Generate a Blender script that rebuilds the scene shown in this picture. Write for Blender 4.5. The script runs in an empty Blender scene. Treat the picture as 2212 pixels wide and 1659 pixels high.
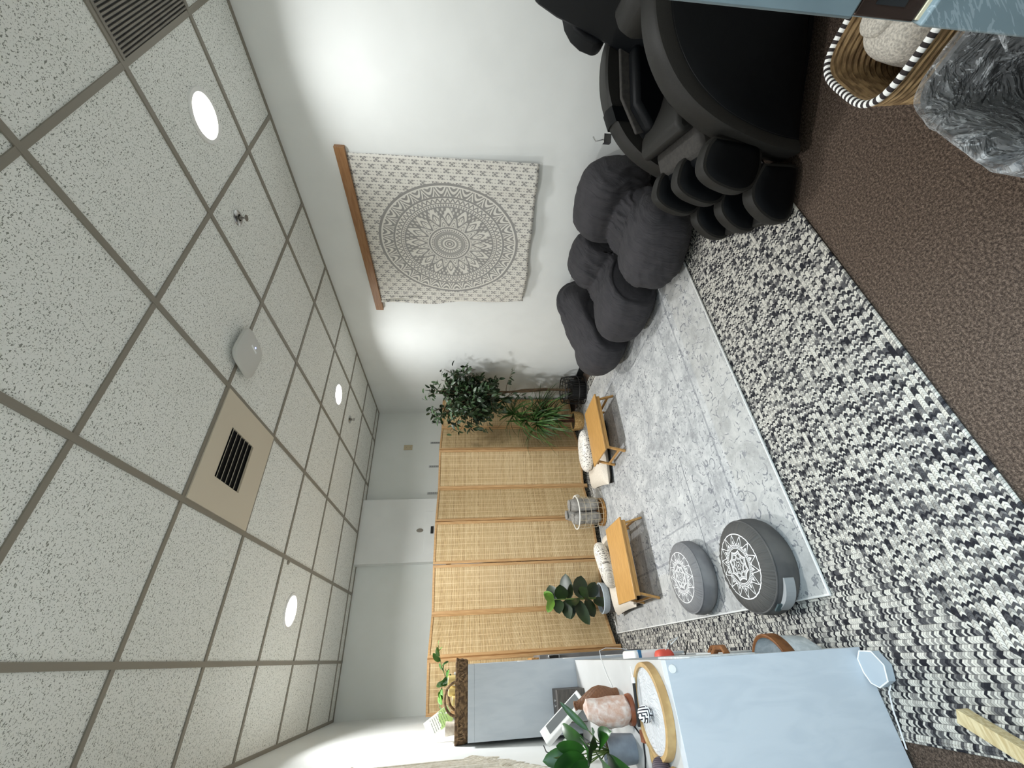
import bpy, bmesh, math, random
from mathutils import Vector, Matrix, Euler, noise
random.seed(7)
SC = bpy.context.scene
COL = SC.collection
PI = math.pi
V = Vector
CAMZ = 1.43
CEIL = 2.713
XR, XL, YB, YF = 2.955, -0.42, 5.10, 0.11      # right wall, left wall, back wall, front wall (room faces)

# ------------------------------------------------------------------ camera (portrait shot lying on its side)
yaw, pitch, roll = 0.5958, 0.1019, -0.0045
fw = V((math.sin(yaw) * math.cos(pitch), math.cos(yaw) * math.cos(pitch), -math.sin(pitch)))
r0 = V((math.cos(yaw), -math.sin(yaw), 0)); d0 = fw.cross(r0)
rt = math.cos(roll) * r0 + math.sin(roll) * d0
dn = -math.sin(roll) * r0 + math.cos(roll) * d0
cd = bpy.data.cameras.new('camera'); cam = bpy.data.objects.new('camera', cd); COL.objects.link(cam)
cam.matrix_world = Matrix(((dn.x, rt.x, -fw.x, 0), (dn.y, rt.y, -fw.y, 0), (dn.z, rt.z, -fw.z, CAMZ), (0, 0, 0, 1)))
cd.sensor_fit = 'HORIZONTAL'; cd.sensor_width = 36; cd.lens = 36 * 875.67 / 2212; cd.clip_start = 0.01
SC.camera = cam
# ------------------------------------------------------------------ world, exposure, hall light
W = bpy.data.worlds.new('world'); SC.world = W; W.use_nodes = True
W.node_tree.nodes['Background'].inputs[0].default_value = (0.6, 0.75, 0.9, 1)
W.node_tree.nodes['Background'].inputs[1].default_value = 0.25
SC.view_settings.view_transform = 'Standard'; SC.view_settings.look = 'None'
SC.view_settings.exposure = 0.62; SC.view_settings.gamma = 1; SC.view_settings.use_curve_mapping = False
LAMP_W, HALL_W = 27.5, 54.0
hl = bpy.data.lights.new('hall_panel_light', 'AREA'); hl.shape = 'RECTANGLE'; hl.size = 1.1; hl.size_y = 1.1
hl.energy = HALL_W; hl.color = (0.46, 0.74, 1.0)
hlo = bpy.data.objects.new('hall_panel_light', hl); COL.objects.link(hlo); hlo.location = (0.15, -1.0, 2.44)

# ------------------------------------------------------------------ materials: small node-expression helper
def lin(c):
    return tuple((x / 255 / 12.92 if x / 255 <= .04045 else ((x / 255 + .055) / 1.055) ** 2.4) for x in c[:3])
def rgb(*c): return lin(c) + (1.0,)
class S:
    def __init__(s, m, k): s.m = m; s.k = k
    def _b(op):
        def f(a, b): return a.m.ma(op, a, b)
        def r(a, b): return a.m.ma(op, b, a)
        return f, r
    __add__, __radd__ = _b('ADD'); __sub__, __rsub__ = _b('SUBTRACT')
    __mul__, __rmul__ = _b('MULTIPLY'); __truediv__, __rtruediv__ = _b('DIVIDE')
    def lt(a, b): return a.m.ma('LESS_THAN', a, b)
    def gt(a, b): return a.m.ma('GREATER_THAN', a, b)
    def mod(a, b): return a.m.ma('FLOORED_MODULO', a, b)
    def pw(a, b): return a.m.ma('POWER', a, b)
    def mn(a, b): return a.m.ma('MINIMUM', a, b)
    def mx(a, b): return a.m.ma('MAXIMUM', a, b)
    def fr(a): return a.m.ma('FRACT', a)
    def fl(a): return a.m.ma('FLOOR', a)
    def ab(a): return a.m.ma('ABSOLUTE', a)
    def sin(a): return a.m.ma('SINE', a)
    def sq(a): return a.m.ma('SQRT', a)
    def btw(a, lo, hi): return a.gt(lo) * a.lt(hi)
    def near(a, c, w): return (a - c).ab().lt(w)
    def ss(a, lo, hi):
        n = a.m.n('ShaderNodeMapRange'); n.interpolation_type = 'SMOOTHSTEP'
        a.m.put(n.inputs[0], a); a.m.put(n.inputs[1], lo); a.m.put(n.inputs[2], hi)
        return S(a.m, n.outputs[0])
class M:
    def __init__(s, name, col=(.5, .5, .5, 1), rough=.6, metal=0, spec=.5, bump=None, **kw):
        s.mat = bpy.data.materials.new(name); s.mat.use_nodes = True
        s.t = s.mat.node_tree; s.p = s.t.nodes['Principled BSDF']
        s.p.inputs['Base Color'].default_value = col; s.p.inputs['Roughness'].default_value = rough
        s.p.inputs['Metallic'].default_value = metal; s.p.inputs['Specular IOR Level'].default_value = spec
        for k, v in kw.items(): s.p.inputs[k.replace('_', ' ')].default_value = v
        s._co = None
        if bump: s.bump(s.noise(s.co(), bump[0], 3), bump[1], bump[2])
    def n(s, t): return s.t.nodes.new(t)
    def put(s, sock, v):
        if isinstance(v, S): s.t.links.new(v.k, sock)
        elif v is not None: sock.default_value = v
    def ma(s, op, a, b=None, c=None):
        n = s.n('ShaderNodeMath'); n.operation = op
        s.put(n.inputs[0], a); s.put(n.inputs[1], b); s.put(n.inputs[2], c)
        return S(s, n.outputs[0])
    def co(s):
        if not s._co: s._co = S(s, s.n('ShaderNodeTexCoord').outputs['Object'])
        return s._co
    def xyz(s, v=None):
        n = s.n('ShaderNodeSeparateXYZ'); s.put(n.inputs[0], v or s.co())
        return [S(s, o) for o in n.outputs]
    def vec(s, x=0., y=0., z=0.):
        n = s.n('ShaderNodeCombineXYZ'); s.put(n.inputs[0], x); s.put(n.inputs[1], y); s.put(n.inputs[2], z)
        return S(s, n.outputs[0])
    def scl(s, v, sc):
        n = s.n('ShaderNodeVectorMath'); n.operation = 'MULTIPLY'; s.put(n.inputs[0], v); n.inputs[1].default_value = sc
        return S(s, n.outputs[0])
    def noise(s, v, scale, detail=2., rough=.5, dist=0.):
        n = s.n('ShaderNodeTexNoise'); s.put(n.inputs['Vector'], v); n.inputs['Scale'].default_value = scale
        n.inputs['Detail'].default_value = detail; n.inputs['Roughness'].default_value = rough; n.inputs['Distortion'].default_value = dist
        return S(s, n.outputs[0])
    def voro(s, v, scale, feature='F1', out=0):
        n = s.n('ShaderNodeTexVoronoi'); n.feature = feature; s.put(n.inputs['Vector'], v); n.inputs['Scale'].default_value = scale
        return S(s, n.outputs[out])
    def white(s, v):
        n = s.n('ShaderNodeTexWhiteNoise'); n.noise_dimensions = '3D'; s.put(n.inputs['Vector'], v)
        return S(s, n.outputs['Value'])
    def mix(s, f, a, b):
        n = s.n('ShaderNodeMix'); n.data_type = 'RGBA'; s.put(n.inputs[0], f); s.put(n.inputs[6], a); s.put(n.inputs[7], b)
        return S(s, n.outputs[2])
    def ramp(s, f, stops):
        n = s.n('ShaderNodeValToRGB'); s.put(n.inputs[0], f); e = n.color_ramp.elements
        while len(e) < len(stops): e.new(.5)
        for q, (p, c) in zip(e, stops): q.position = p; q.color = c
        return S(s, n.outputs[0])
    def col(s, c): s.put(s.p.inputs['Base Color'], c); return s
    def bump(s, h, strength=.3, dist=.01):
        n = s.n('ShaderNodeBump'); n.inputs['Strength'].default_value = strength; n.inputs['Distance'].default_value = dist
        s.put(n.inputs['Height'], h); s.t.links.new(n.outputs[0], s.p.inputs['Normal']); return s
def polar(m, u, v):
    return (u * u + v * v).sq(), m.ma('ARCTAN2', v, u)
MT = {}
def simple(key, col, rough=.6, **kw): MT[key] = M(key, col, rough, **kw); return MT[key]

def noisy(key, c1, c2, scale, rough=.8, bump=.3, dist=.005, detail=3, stretch=None):
    m = M(key, c1, rough); MT[key] = m
    v = m.scl(m.co(), stretch) if stretch else m.co()
    f = m.noise(v, scale, detail)
    m.col(m.mix(f.ss(.35, .65), c1, c2)); m.bump(f, bump, dist); return m

noisy('paint', rgb(236, 238, 235), rgb(232, 234, 231), 3, .7, .05, .002)
noisy('back_paint_lifted', rgb(238, 241, 237), rgb(235, 238, 233), 3, .7, .05, .002)  # same wall paint, colour lightened to make up for dim light at the back
m = M('ceiling_tile', rough=.9); MT['tile'] = m
x, y, z = m.xyz(); q = m.noise(m.co(), 2.5, 2)
fl = m.noise(m.scl(m.co(), (1, 1.7, 1)), 105, 1.5, .5, .6); fl2 = m.noise(m.scl(m.co(), (1.5, 1, 1)), 190, 1, .5, .4)
base = m.mix(q, rgb(246, 247, 242), rgb(240, 242, 236))
m.col(m.mix(fl.ss(.61, .66).mx(fl2.ss(.64, .69)), base, rgb(140, 143, 134))); m.bump(fl + fl2, .25, .004)
simple('tee', rgb(140, 134, 122), .5)
m = M('carpet', rough=.95, spec=.1); MT['carpet'] = m
a = m.voro(m.co(), 240); f = m.white(m.scl(m.co(), (1, 1, 0))) * 0. + m.noise(m.co(), 330, 3, .75) * .6 + m.noise(m.co(), 130, 2) * .45; g = m.noise(m.co(), 1.5, 2)
c = m.ramp(f, [(.38, rgb(44, 37, 32)), (.52, rgb(90, 77, 67)), (.66, rgb(144, 126, 111))])
m.col(m.mix(g * .35, c, rgb(70, 58, 52))); m.bump(f - a * .5, .7, .008)
simple('baseboard', rgb(44, 47, 49), .5)
m = M('jamb', rough=.45); MT['jamb'] = m
x, y, z = m.xyz(); f = m.noise(m.scl(m.co(), (1, 1, .4)), 14, 4); w_ = m.noise(m.vec(x, y * 3 + z * 1.6, z * .4), 20, 4, .6, .5)
sc_ = w_.near(.5, .022) * z.btw(.60, .90) + w_.gt(.62) * z.btw(.76, .86) * .6
m.col(m.mix(sc_.mn(.28), m.mix(f.ss(.35, .65), rgb(96, 107, 109), rgb(108, 120, 122)), rgb(176, 182, 182))); m.bump(f, .15, .002)
simple('bronze', rgb(60, 45, 38), .4, metal=.6)

# braided rug: concentric rectangular braids
RX0, RX1, RY0, RY1 = -.29, 2.73, .93, 4.98
m = M('braided_wool', rough=.95, spec=.1); MT['braid'] = m
x, y, z = m.xyz()
dx = (x - RX0).mn(RX1 - x); dy = (y - RY0).mn(RY1 - y)
sel = dx.lt(dy); d = dx.mn(dy); al = sel * y + (1 - sel) * x
rw = .018; ri = (d / rw).fl(); rv = (d / rw).fr()
sl = al / .0085 + ((rv - .5).ab()) * 1.7 + ri * .37
cell = sl.fl(); wn = m.white(m.vec(cell, ri, sel)); w2 = m.white(m.vec((cell * .5).fl(), ri, 9.))
cc = m.ramp(wn * .92 + w2 * .16, [(.16, rgb(40, 40, 45)), (.36, rgb(90, 89, 90)), (.50, rgb(158, 155, 148)), (.78, rgb(210, 206, 195))])
ed = sl.fr().near(.5, .40) * rv.near(.5, .44)
m.col(m.mix(ed, m.mix(.55, cc, rgb(40, 38, 38)), cc))
m.bump(ed * .6 + (1 - (rv - .5).ab() * 2) * .5 + m.noise(m.co(), 300, 1) * .3, .8, .008)
# pale distressed rug
m = M('pale_rug', rough=.95, spec=.1); MT['pale_rug'] = m
x, y, z = m.xyz()
wob = m.noise(m.co(), 7, 3); n1 = m.noise(m.co(), 5, 5, .65); n2 = m.noise(m.co(), 28, 4, .7)
xx = x + (wob - .5) * .06; yy = y + (wob - .5) * .06
ca = m.noise(m.vec(xx, yy, 0.), 7, 2.5, .55, .3); cb = m.noise(m.vec(xx, yy, 4.), 12, 2, .5); v2 = m.voro(m.vec(xx, yy, 0.), 11)
lines = (ca.near(.5, .012) + ca.near(.62, .010) + cb.near(.42, .014)).mn(1.) * n2.gt(.51); blobs = v2.near(.30, .035) * m.noise(m.co(), 16, 3).gt(.53) + v2.lt(.10) * n2.gt(.5)
bd = (x.ab() - 1.22).ab().mn(9.0)
hx = 1.22 - x.ab(); hy = 1.385 - y.ab(); he = hx.mn(hy)
bl = (he + (wob - .5) * .01).near(.36, .008) * n2.gt(.42) + (he + (wob - .5) * .01).near(.52, .006) * n2.gt(.45)
seam = (y + 1.415 - .80).near(0., .004) * n2.gt(.38) * x.lt(-.30)
base = m.ramp(n1 * .6 + n2 * .4, [(.34, rgb(140, 141, 142)), (.5, rgb(184, 185, 184)), (.64, rgb(206, 206, 203))])
mo = m.noise(m.vec(xx, yy, 3.), 3.2, 2); lo = m.voro(m.vec(xx, yy, 7.), 3.4); ring = (lo.near(.36, .035) + lo.near(.22, .05) * n2.gt(.5)) * n2.gt(.44)
f1 = (lines * .7 + blobs * .75 * mo.gt(.42) + bl * .5 + seam * .9 + ring * .22).mn(.85)
bdr = m.mix(he.lt(.30) * .35, base, rgb(176, 173, 165))
m.col(m.mix(f1 * n1.ss(.28, .5), bdr, rgb(108, 110, 116)))
m.bump(n2, .3, .004)
simple('rug_binding', rgb(226, 225, 220), .9)

m = M('screen_wood', rough=.45); MT['screen_wood'] = m
f = m.noise(m.scl(m.co(), (30, 30, 2)), 3, 3)
m.col(m.mix(f.ss(.3, .7), rgb(176, 137, 91), rgb(200, 162, 114)))
m = M('woven_slats', rough=.6); MT['woven'] = m
x, y, z = m.xyz()
sp = z / .0062; si = sp.fl(); tp = x / .0555 + .35; ti = tp.fl()
wn = m.white(m.vec(si, ti.mod(2.), 3.)); wr = m.white(m.vec(si, 7., 1.)); big = m.noise(m.vec(x * 2, 0., z * 9), 2.5, 2)
ck = (si + ti).mod(2.)
b = wn * .22 + wr * .28 + big * .35 + ck * .06 + ti.mod(2.) * .06
thr = tp.fr().near(.5, .045)
c = m.ramp(b, [(.12, rgb(160, 130, 90)), (.42, rgb(200, 170, 122)), (.75, rgb(224, 199, 154))])
c = m.mix(sp.fr().lt(.2) * .35, c, rgb(104, 82, 54))
m.col(m.mix(thr * .8, c, rgb(234, 212, 168)))
m.bump((1 - (sp.fr() - .5).ab() * 2) + thr * .6, .6, .004)
m = M('bamboo', rough=.35); MT['bamboo'] = m
x, y, z = m.xyz(); f = m.noise(m.scl(m.co(), (4, 60, 60)), 2.5, 3)
m.col(m.mix(f.ss(.3, .7), rgb(182, 136, 76), rgb(202, 156, 92)))
noisy('pale_wood', rgb(214, 198, 156), rgb(186, 164, 118), 3, .6, .2, .003, 4, (6, 40, 40))
noisy('old_wood', rgb(150, 142, 118), rgb(120, 112, 92), 3, .7, .2, .003, 4, (6, 40, 40))
noisy('bar_wood', rgb(158, 116, 76), rgb(142, 100, 62), 3, .45, .1, .002, 3, (30, 3, 30))
noisy('rim_wood', rgb(196, 164, 112), rgb(176, 142, 92), 20, .4, .05, .002)
noisy('dark_wood', rgb(88, 82, 76), rgb(66, 62, 58), 6, .5, .1, .002, 3, (3, 30, 30))
noisy('red_wood', rgb(150, 88, 56), rgb(120, 66, 40), 10, .4, .05, .002)
m = noisy('bean_fabric', rgb(52, 50, 53), rgb(45, 44, 47), 14, .85, .15, .004)
x, y, z = m.xyz(); q_ = m.noise(m.co(), 4, 2); f = m.noise(m.vec((y + q_ * .12) * 9, z * 1.2, x * 1.2), 5, 3, .6); m.bump(f.near(.5, .05) * -.5 + f, .55, .02)
noisy('black_leather', rgb(6, 8, 11), rgb(4, 6, 8), 240, .5, .12, .001)
MT['black_leather'].p.inputs['Specular IOR Level'].default_value = .14
noisy('grey_leather', rgb(36, 35, 32), rgb(31, 30, 28), 220, .55, .15, .001)
MT['grey_leather'].p.inputs['Specular IOR Level'].default_value = .25
noisy('grey_cloth', rgb(56, 53, 49), rgb(46, 44, 41), 60, .8, .3, .004)
simple('black_plastic', rgb(14, 14, 15), .5)
simple('chrome', rgb(200, 200, 200), .2, metal=1.)
simple('white_plastic', rgb(236, 236, 232), .4)
simple('offwhite_plastic', rgb(206, 206, 200), .5)
simple('grey_screen', rgb(108, 112, 112), .3)
noisy('white_laminate', rgb(200, 200, 197), rgb(194, 194, 191), 5, .35, .02, .001)
m = M('grey_laminate', rough=.45); MT['grey_laminate'] = m
f = m.noise(m.scl(m.co(), (5, 1, 1.2)), 3, 3, .5, 1.5)
m.col(m.mix(f.ss(.35, .7), rgb(198, 204, 209), rgb(190, 197, 203)))
simple('vent_metal', rgb(214, 204, 184), .5)
simple('dark_void', rgb(20, 19, 18), .9)
noisy('grille_metal', rgb(140, 134, 124), rgb(126, 121, 112), 20, .6, .1, .002)
simple('sprinkler', rgb(150, 145, 138), .3, metal=.9)
simple('steel_strip', rgb(176, 178, 176), .4, metal=.3)
simple('cream_plastic', rgb(205, 190, 158), .5)
noisy('velvet_dark', rgb(92, 90, 87), rgb(74, 73, 72), 9, .8, .25, .01)
noisy('velvet_light', rgb(134, 134, 134), rgb(114, 114, 116), 9, .8, .25, .01)
simple('tag_grey', rgb(150, 152, 152), .7); simple('tag_dark', rgb(60, 76, 78), .7)
noisy('cream_cloth', rgb(226, 216, 200), rgb(216, 206, 190), 90, .9, .2, .002)
noisy('grey_knit', rgb(164, 160, 153), rgb(138, 135, 130), 30, .95, .5, .008)
noisy('heather', rgb(196, 190, 178), rgb(160, 155, 146), 160, .95, .5, .006)
m = M('boho_print', rough=.9); MT['boho'] = m
x, y, z = m.xyz(); v = m.voro(m.vec(x + y * .6, y, 0.), 42); st = ((x * .8 + y * .6) / .05).fl()
f = v.near(.32, .09) * (st.mod(2.)) + ((x - y) / .016).fr().lt(.3) * (1 - st.mod(2.)) * ((x + y) / .02).fr().lt(.7)
m.col(m.mix(f, rgb(236, 230, 218), rgb(134, 126, 116)))
m = M('dot_print', rough=.9); MT['dots'] = m
f = m.voro(m.co(), 62).lt(.36); m.col(m.mix(f * m.noise(m.co(), 20).gt(.42), rgb(236, 231, 222), rgb(120, 114, 108)))
noisy('bark', rgb(112, 92, 68), rgb(78, 62, 46), 40, .9, .6, .01, 3, (1, 1, .25))
noisy('cane', rgb(104, 66, 46), rgb(80, 48, 34), 40, .8, .4, .006)
def leafmat(key, c1, c2, rough=.45):
    m = M(key, c1, rough); MT[key] = m
    f = m.noise(m.co(), 9, 2); m.col(m.mix(f.ss(.35, .65), c1, c2)); return m
leafmat('ficus_leaf', rgb(32, 48, 30), rgb(58, 82, 48)); leafmat('drac_leaf', rgb(46, 76, 38), rgb(84, 118, 58))
leafmat('fiddle_leaf', rgb(22, 38, 17), rgb(34, 54, 22), .4); leafmat('young_leaf', rgb(94, 140, 46), rgb(118, 160, 62), .4)
leafmat('lily_leaf', rgb(28, 66, 24), rgb(52, 104, 36), .35); leafmat('pothos_leaf', rgb(58, 104, 42), rgb(104, 150, 66), .4)
simple('stem_green', rgb(96, 118, 58), .6)
noisy('soil', rgb(58, 46, 34), rgb(84, 74, 40), 60, .95, .5, .01)
noisy('felt_grey', rgb(104, 102, 100), rgb(92, 90, 88), 80, .9, .2, .003); noisy('felt_blue', rgb(196, 206, 214), rgb(186, 197, 206), 80, .9, .2, .003)
noisy('pot_grey', rgb(160, 168, 178), rgb(146, 154, 164), 30, .6, .1, .002)
noisy('burlap', rgb(206, 172, 116), rgb(172, 134, 80), 70, .95, .6, .006)
simple('black_wire', rgb(24, 23, 22), .5); simple('white_wire', rgb(240, 238, 230), .4); simple('tan_wire', rgb(196, 184, 160), .5)
noisy('straw', rgb(186, 142, 84), rgb(140, 98, 52), 60, .8, .5, .006)
noisy('seagrass', rgb(166, 138, 98), rgb(112, 88, 58), 26, .85, .5, .006, 4, (1, 1, 4))
noisy('brown_weave', rgb(140, 112, 80), rgb(82, 62, 42), 60, .9, .5, .006)
m = M('wicker', rough=.55); MT['wicker'] = m
x, y, z = m.xyz(); th = m.ma('ARCTAN2', y, x); w_ = (th * 44 / PI + (z / .0055).fl() * .5).fr(); zz_ = (z / .0055).fr()
h_ = (1 - (zz_ - .5).ab() * 2) * w_.ss(0., .3); m.col(m.mix(h_, rgb(96, 60, 38), rgb(164, 114, 78))); m.bump(h_, .7, .003)
simple('rim_black', rgb(46, 40, 40), .9); simple('rim_white', rgb(240, 240, 236), .9)
simple('bin_dark', rgb(46, 45, 44), .45)
m = M('salt_rock', rough=.55, Subsurface_Weight=.2); MT['salt'] = m
f = m.noise(m.co(), 34, 4, .6, .3); m.p.inputs['Subsurface Radius'].default_value = (.03, .015, .01)
m.col(m.ramp(f, [(.32, rgb(202, 160, 138)), (.48, rgb(214, 188, 174)), (.64, rgb(232, 220, 212))])); m.bump(f, .4, .01)
m = M('white_sand', rough=.95); MT['sand'] = m
f = m.noise(m.co(), 9, 2, .5, 2.5); m.col(rgb(206, 207, 208)); m.bump((f * 60).sin(), .5, .004)
m = M('maze_ball', rough=.4); MT['maze'] = m
x, y, z = m.xyz(); u = (x + y * .2) / .0085; v = z / .0085; wn = m.white(m.vec(u.fl(), v.fl(), 2.))
f = wn.gt(.5) * u.fr().lt(.45) + wn.lt(.5) * v.fr().lt(.45); m.col(m.mix(f, rgb(238, 238, 238), rgb(18, 20, 34)))
m = M('ribbed_ball', rough=.6); MT['ribbed'] = m
x, y, z = m.xyz(); f = (x / .004).fr().lt(.25); m.col(m.mix(f, rgb(58, 46, 54), rgb(110, 98, 104)))
simple('cable_black', rgb(18, 18, 22), .5); simple('cable_white', rgb(224, 224, 222), .5)
noisy('candle_wax', rgb(226, 206, 140), rgb(216, 194, 122), 20, .5, .02, .001)
noisy('linen', rgb(226, 220, 206), rgb(208, 200, 186), 50, .9, .3, .004)
m = M('card_paper', rough=.7); MT['card'] = m
x, y, z = m.xyz(); n = m.noise(m.co(), 16, 2, .5, .6)
ln = (z / .014).fr().lt(.22) * x.btw(-.038, .036) * m.noise(m.vec(x * 1.0, (z / .014).fl(), 0.), 60, 1).gt(.42)
gr = m.mix((n - z * 2).ss(.5, .58) * x.gt(-.068), rgb(244, 244, 238), rgb(176, 208, 130))
m.col(m.mix(ln * z.btw(-.06, .055), gr, rgb(110, 120, 100)))
simple('paper', rgb(240, 240, 236), .7)
noisy('macrame_cotton', rgb(236, 230, 216), rgb(218, 210, 192), 60, .95, .5, .004)
simple('blue_label', rgb(52, 116, 160), .5); simple('red_plastic', rgb(214, 84, 66), .5)
noisy('tan_leather', rgb(134, 86, 44), rgb(112, 68, 32), 30, .6, .2, .002)
noisy('cabinet_grey', rgb(120, 118, 116), rgb(108, 106, 104), 8, .5, .05, .001)
noisy('white_rope', rgb(222, 226, 226), rgb(200, 206, 206), 50, .9, .4, .004)
simple('hub_white', rgb(178, 188, 195), .5); simple('hub_edge', rgb(246, 248, 248), .4)
m = M('blue_led', rgb(120, 150, 255), .4); MT['led'] = m
m.p.inputs['Emission Color'].default_value = rgb(130, 150, 255); m.p.inputs['Emission Strength'].default_value = 3
m = M('lamp_diffuser', rgb(255, 255, 250), .5); MT['diffuser'] = m
m.p.inputs['Emission Color'].default_value = (1, .98, .9, 1); m.p.inputs['Emission Strength'].default_value = 6
# clear crumpled liner
m = M('clear_liner', rough=.25); MT['liner'] = m
tr = m.n('ShaderNodeBsdfTransparent'); mx = m.n('ShaderNodeMixShader')
f = m.noise(m.co(), 11, 4, .6, 1.2); lw = m.n('ShaderNodeLayerWeight'); lw.inputs[0].default_value = .35
m.col(rgb(226, 230, 232)); m.bump(f, 1., .06)
m.put(mx.inputs[0], (f.ss(.50, .66) * .34 + m.noise(m.co(), 34, 3, .6, 2.).ss(.56, .66) * .35 + S(m, lw.outputs[1]) * .35 + .13).mn(.9)); m.t.links.new(tr.outputs[0], mx.inputs[1]); m.t.links.new(m.p.outputs[0], mx.inputs[2])
m.t.links.new(mx.outputs[0], m.t.nodes['Material Output'].inputs[0])
simple('clear_acrylic', rgb(220, 226, 228), .15, Transmission_Weight=.8)

# mandala prints
def petals(m, r, th, n, r0_, r1_, sharp=1.0, ph=0.):
    """0..1 from inside the ring of n pointed petals to their outline"""
    c = (th * (n / 2.) + ph).sin().ab()
    R = r0_ + (r1_ - r0_) * (1 - c.pw(sharp))
    return r / R
m = M('tapestry_print', rough=.9, spec=.1); MT['tapestry'] = m
x, y, z = m.xyz()          # local: y along wall, z up, centre of mandala at 0
r, th = polar(m, y / .535, z / .58)
dk, lt = rgb(138, 136, 134), rgb(224, 221, 212)
def add(a, b): return a.mx(b)
cy, cz = (y / .050).fr() - .5, (z / .088 + (y / .050).fl() * .5).fr() - .5
pr, pt = polar(m, cy, cz * 1.5)
flower = pr.lt((pt * 2.0).sin().ab() * .34 + .12) - pr.near(.2, .03)
edgebits = (((z / .022).fr() - .5).ab() * .05 + (y / .025).fr()).near(.5, .12) * ((z / .011).fl().mod(2.))
outp = flower.mx(edgebits * .8)
arch = lambda n, a, b, k, ph=0.: ((petals(m, r, th, n, a, b, .8, ph) - .88) * k).fr()
pat = r.btw(.965, 1.0 ) .mx(0.)
pat = pat.mx(r.btw(.80, .945) * arch(34, .80, .96, 9).lt(.5))
pat = pat.mx(r.near(.955, .006) * 0.)
pat = pat.mx(r.near(.785, .014)).mx(r.btw(.70, .765) * (((r - .70) / .065 - ((th * 34 / PI).fr() - .5).ab() * 2).ab().lt(.28)))
pat = pat.mx(r.near(.69, .008)).mx(r.btw(.645, .675) * (th * 60 / PI).fr().lt(.55)).mx(r.near(.632, .01))
f16 = petals(m, r, th, 16, .47, .625, 1.5)
f16b = petals(m, r, th, 16, .37, .56, 1.5, PI / 2)
inner = r.btw(.30, .622) * (1 - f16.lt(1.) * 0.)
pat = pat.mx(r.btw(.30, .622) * f16.gt(1.) * (1 - ((r * 60).sin() * (th * 60).sin()).gt(.25) * .8))
pat = pat.mx(r.btw(.30, .622) * f16.lt(.95) * (f16b.gt(1.0)) * (f16.near(.85, .03) + (th * 48 / PI).fr().lt(.35) * f16.btw(.70, .8)))
pat = pat.mx(r.btw(.30, .6) * f16b.btw(.84, .97)).mx(r.btw(.31, .6) * f16b.lt(.8) * ((f16b * 9).fr().lt(.4)))
pat = pat.mx(r.btw(.275, .30)).mx(r.btw(.235, .262) * (th * 24 / PI).fr().lt(.6)).mx(r.near(.222, .008))
pat = pat.mx(r.btw(.10, .21) * (1 - r.near(.15, .02) * (th * 14 / PI).fr().lt(.6)) * .85).mx(r.btw(.055, .075)).mx(r.near(.03, .012))
pat = pat * r.lt(1.) + outp * r.gt(1.0 + .0)
wv = m.noise(m.co(), 400, 1)
m.col(m.mix(pat * .82, lt, m.mix(wv, dk, rgb(120, 119, 118)))); m.bump(m.noise(m.scl(m.co(), (1, 14, 3)), 2, 2), .35, .02)
def zafu_print(key, bg1, bg2):
    m = M(key, rough=.85); MT[key] = m
    x, y, z = m.xyz(); r, th = polar(m, x / .14, y / .14)
    f = petals(m, r, th, 14, .68, .97, 1.25); g = petals(m, r, th, 8, .40, .50, .6); h = petals(m, r, th, 8, .24, .34, .6, PI / 2); k = petals(m, r, th, 6, .10, .16, .6)
    w = r.near(.985, .016).mx(f.near(.97, .028) * r.lt(.99)).mx(f.lt(.80) * r.gt(.66) * m.noise(m.co(), 260, 1).gt(.42))
    w = w.mx(r.near(.63, .012)).mx(r.near(.58, .02) * (th * 30 / PI).fr().lt(.6)).mx(r.near(.535, .01))
    w = w.mx(g.near(.97, .05) * r.lt(.53)).mx(g.near(.80, .025) * r.gt(.3)).mx(g.near(.88, .03) * (th * 40 / PI).fr().lt(.5) * r.gt(.33))
    w = w.mx(h.near(.96, .06) * r.lt(.4)).mx(h.near(.78, .035) * r.gt(.15)).mx(k.near(.95, .1) * r.lt(.2)).mx(r.lt(.035))
    gz = m.noise(m.vec(th * 12, r * .5, 0.), 2, 2)
    m.col(m.mix(w * r.lt(1.01), m.mix(gz, bg1, bg2), rgb(232, 232, 230))); m.bump(gz * r.gt(1.0) * 1.2, .7, .012)
zafu_print('zafu_print_dark', rgb(88, 86, 82), rgb(72, 71, 69)); zafu_print('zafu_print_light', rgb(132, 132, 132), rgb(114, 114, 115))

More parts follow.
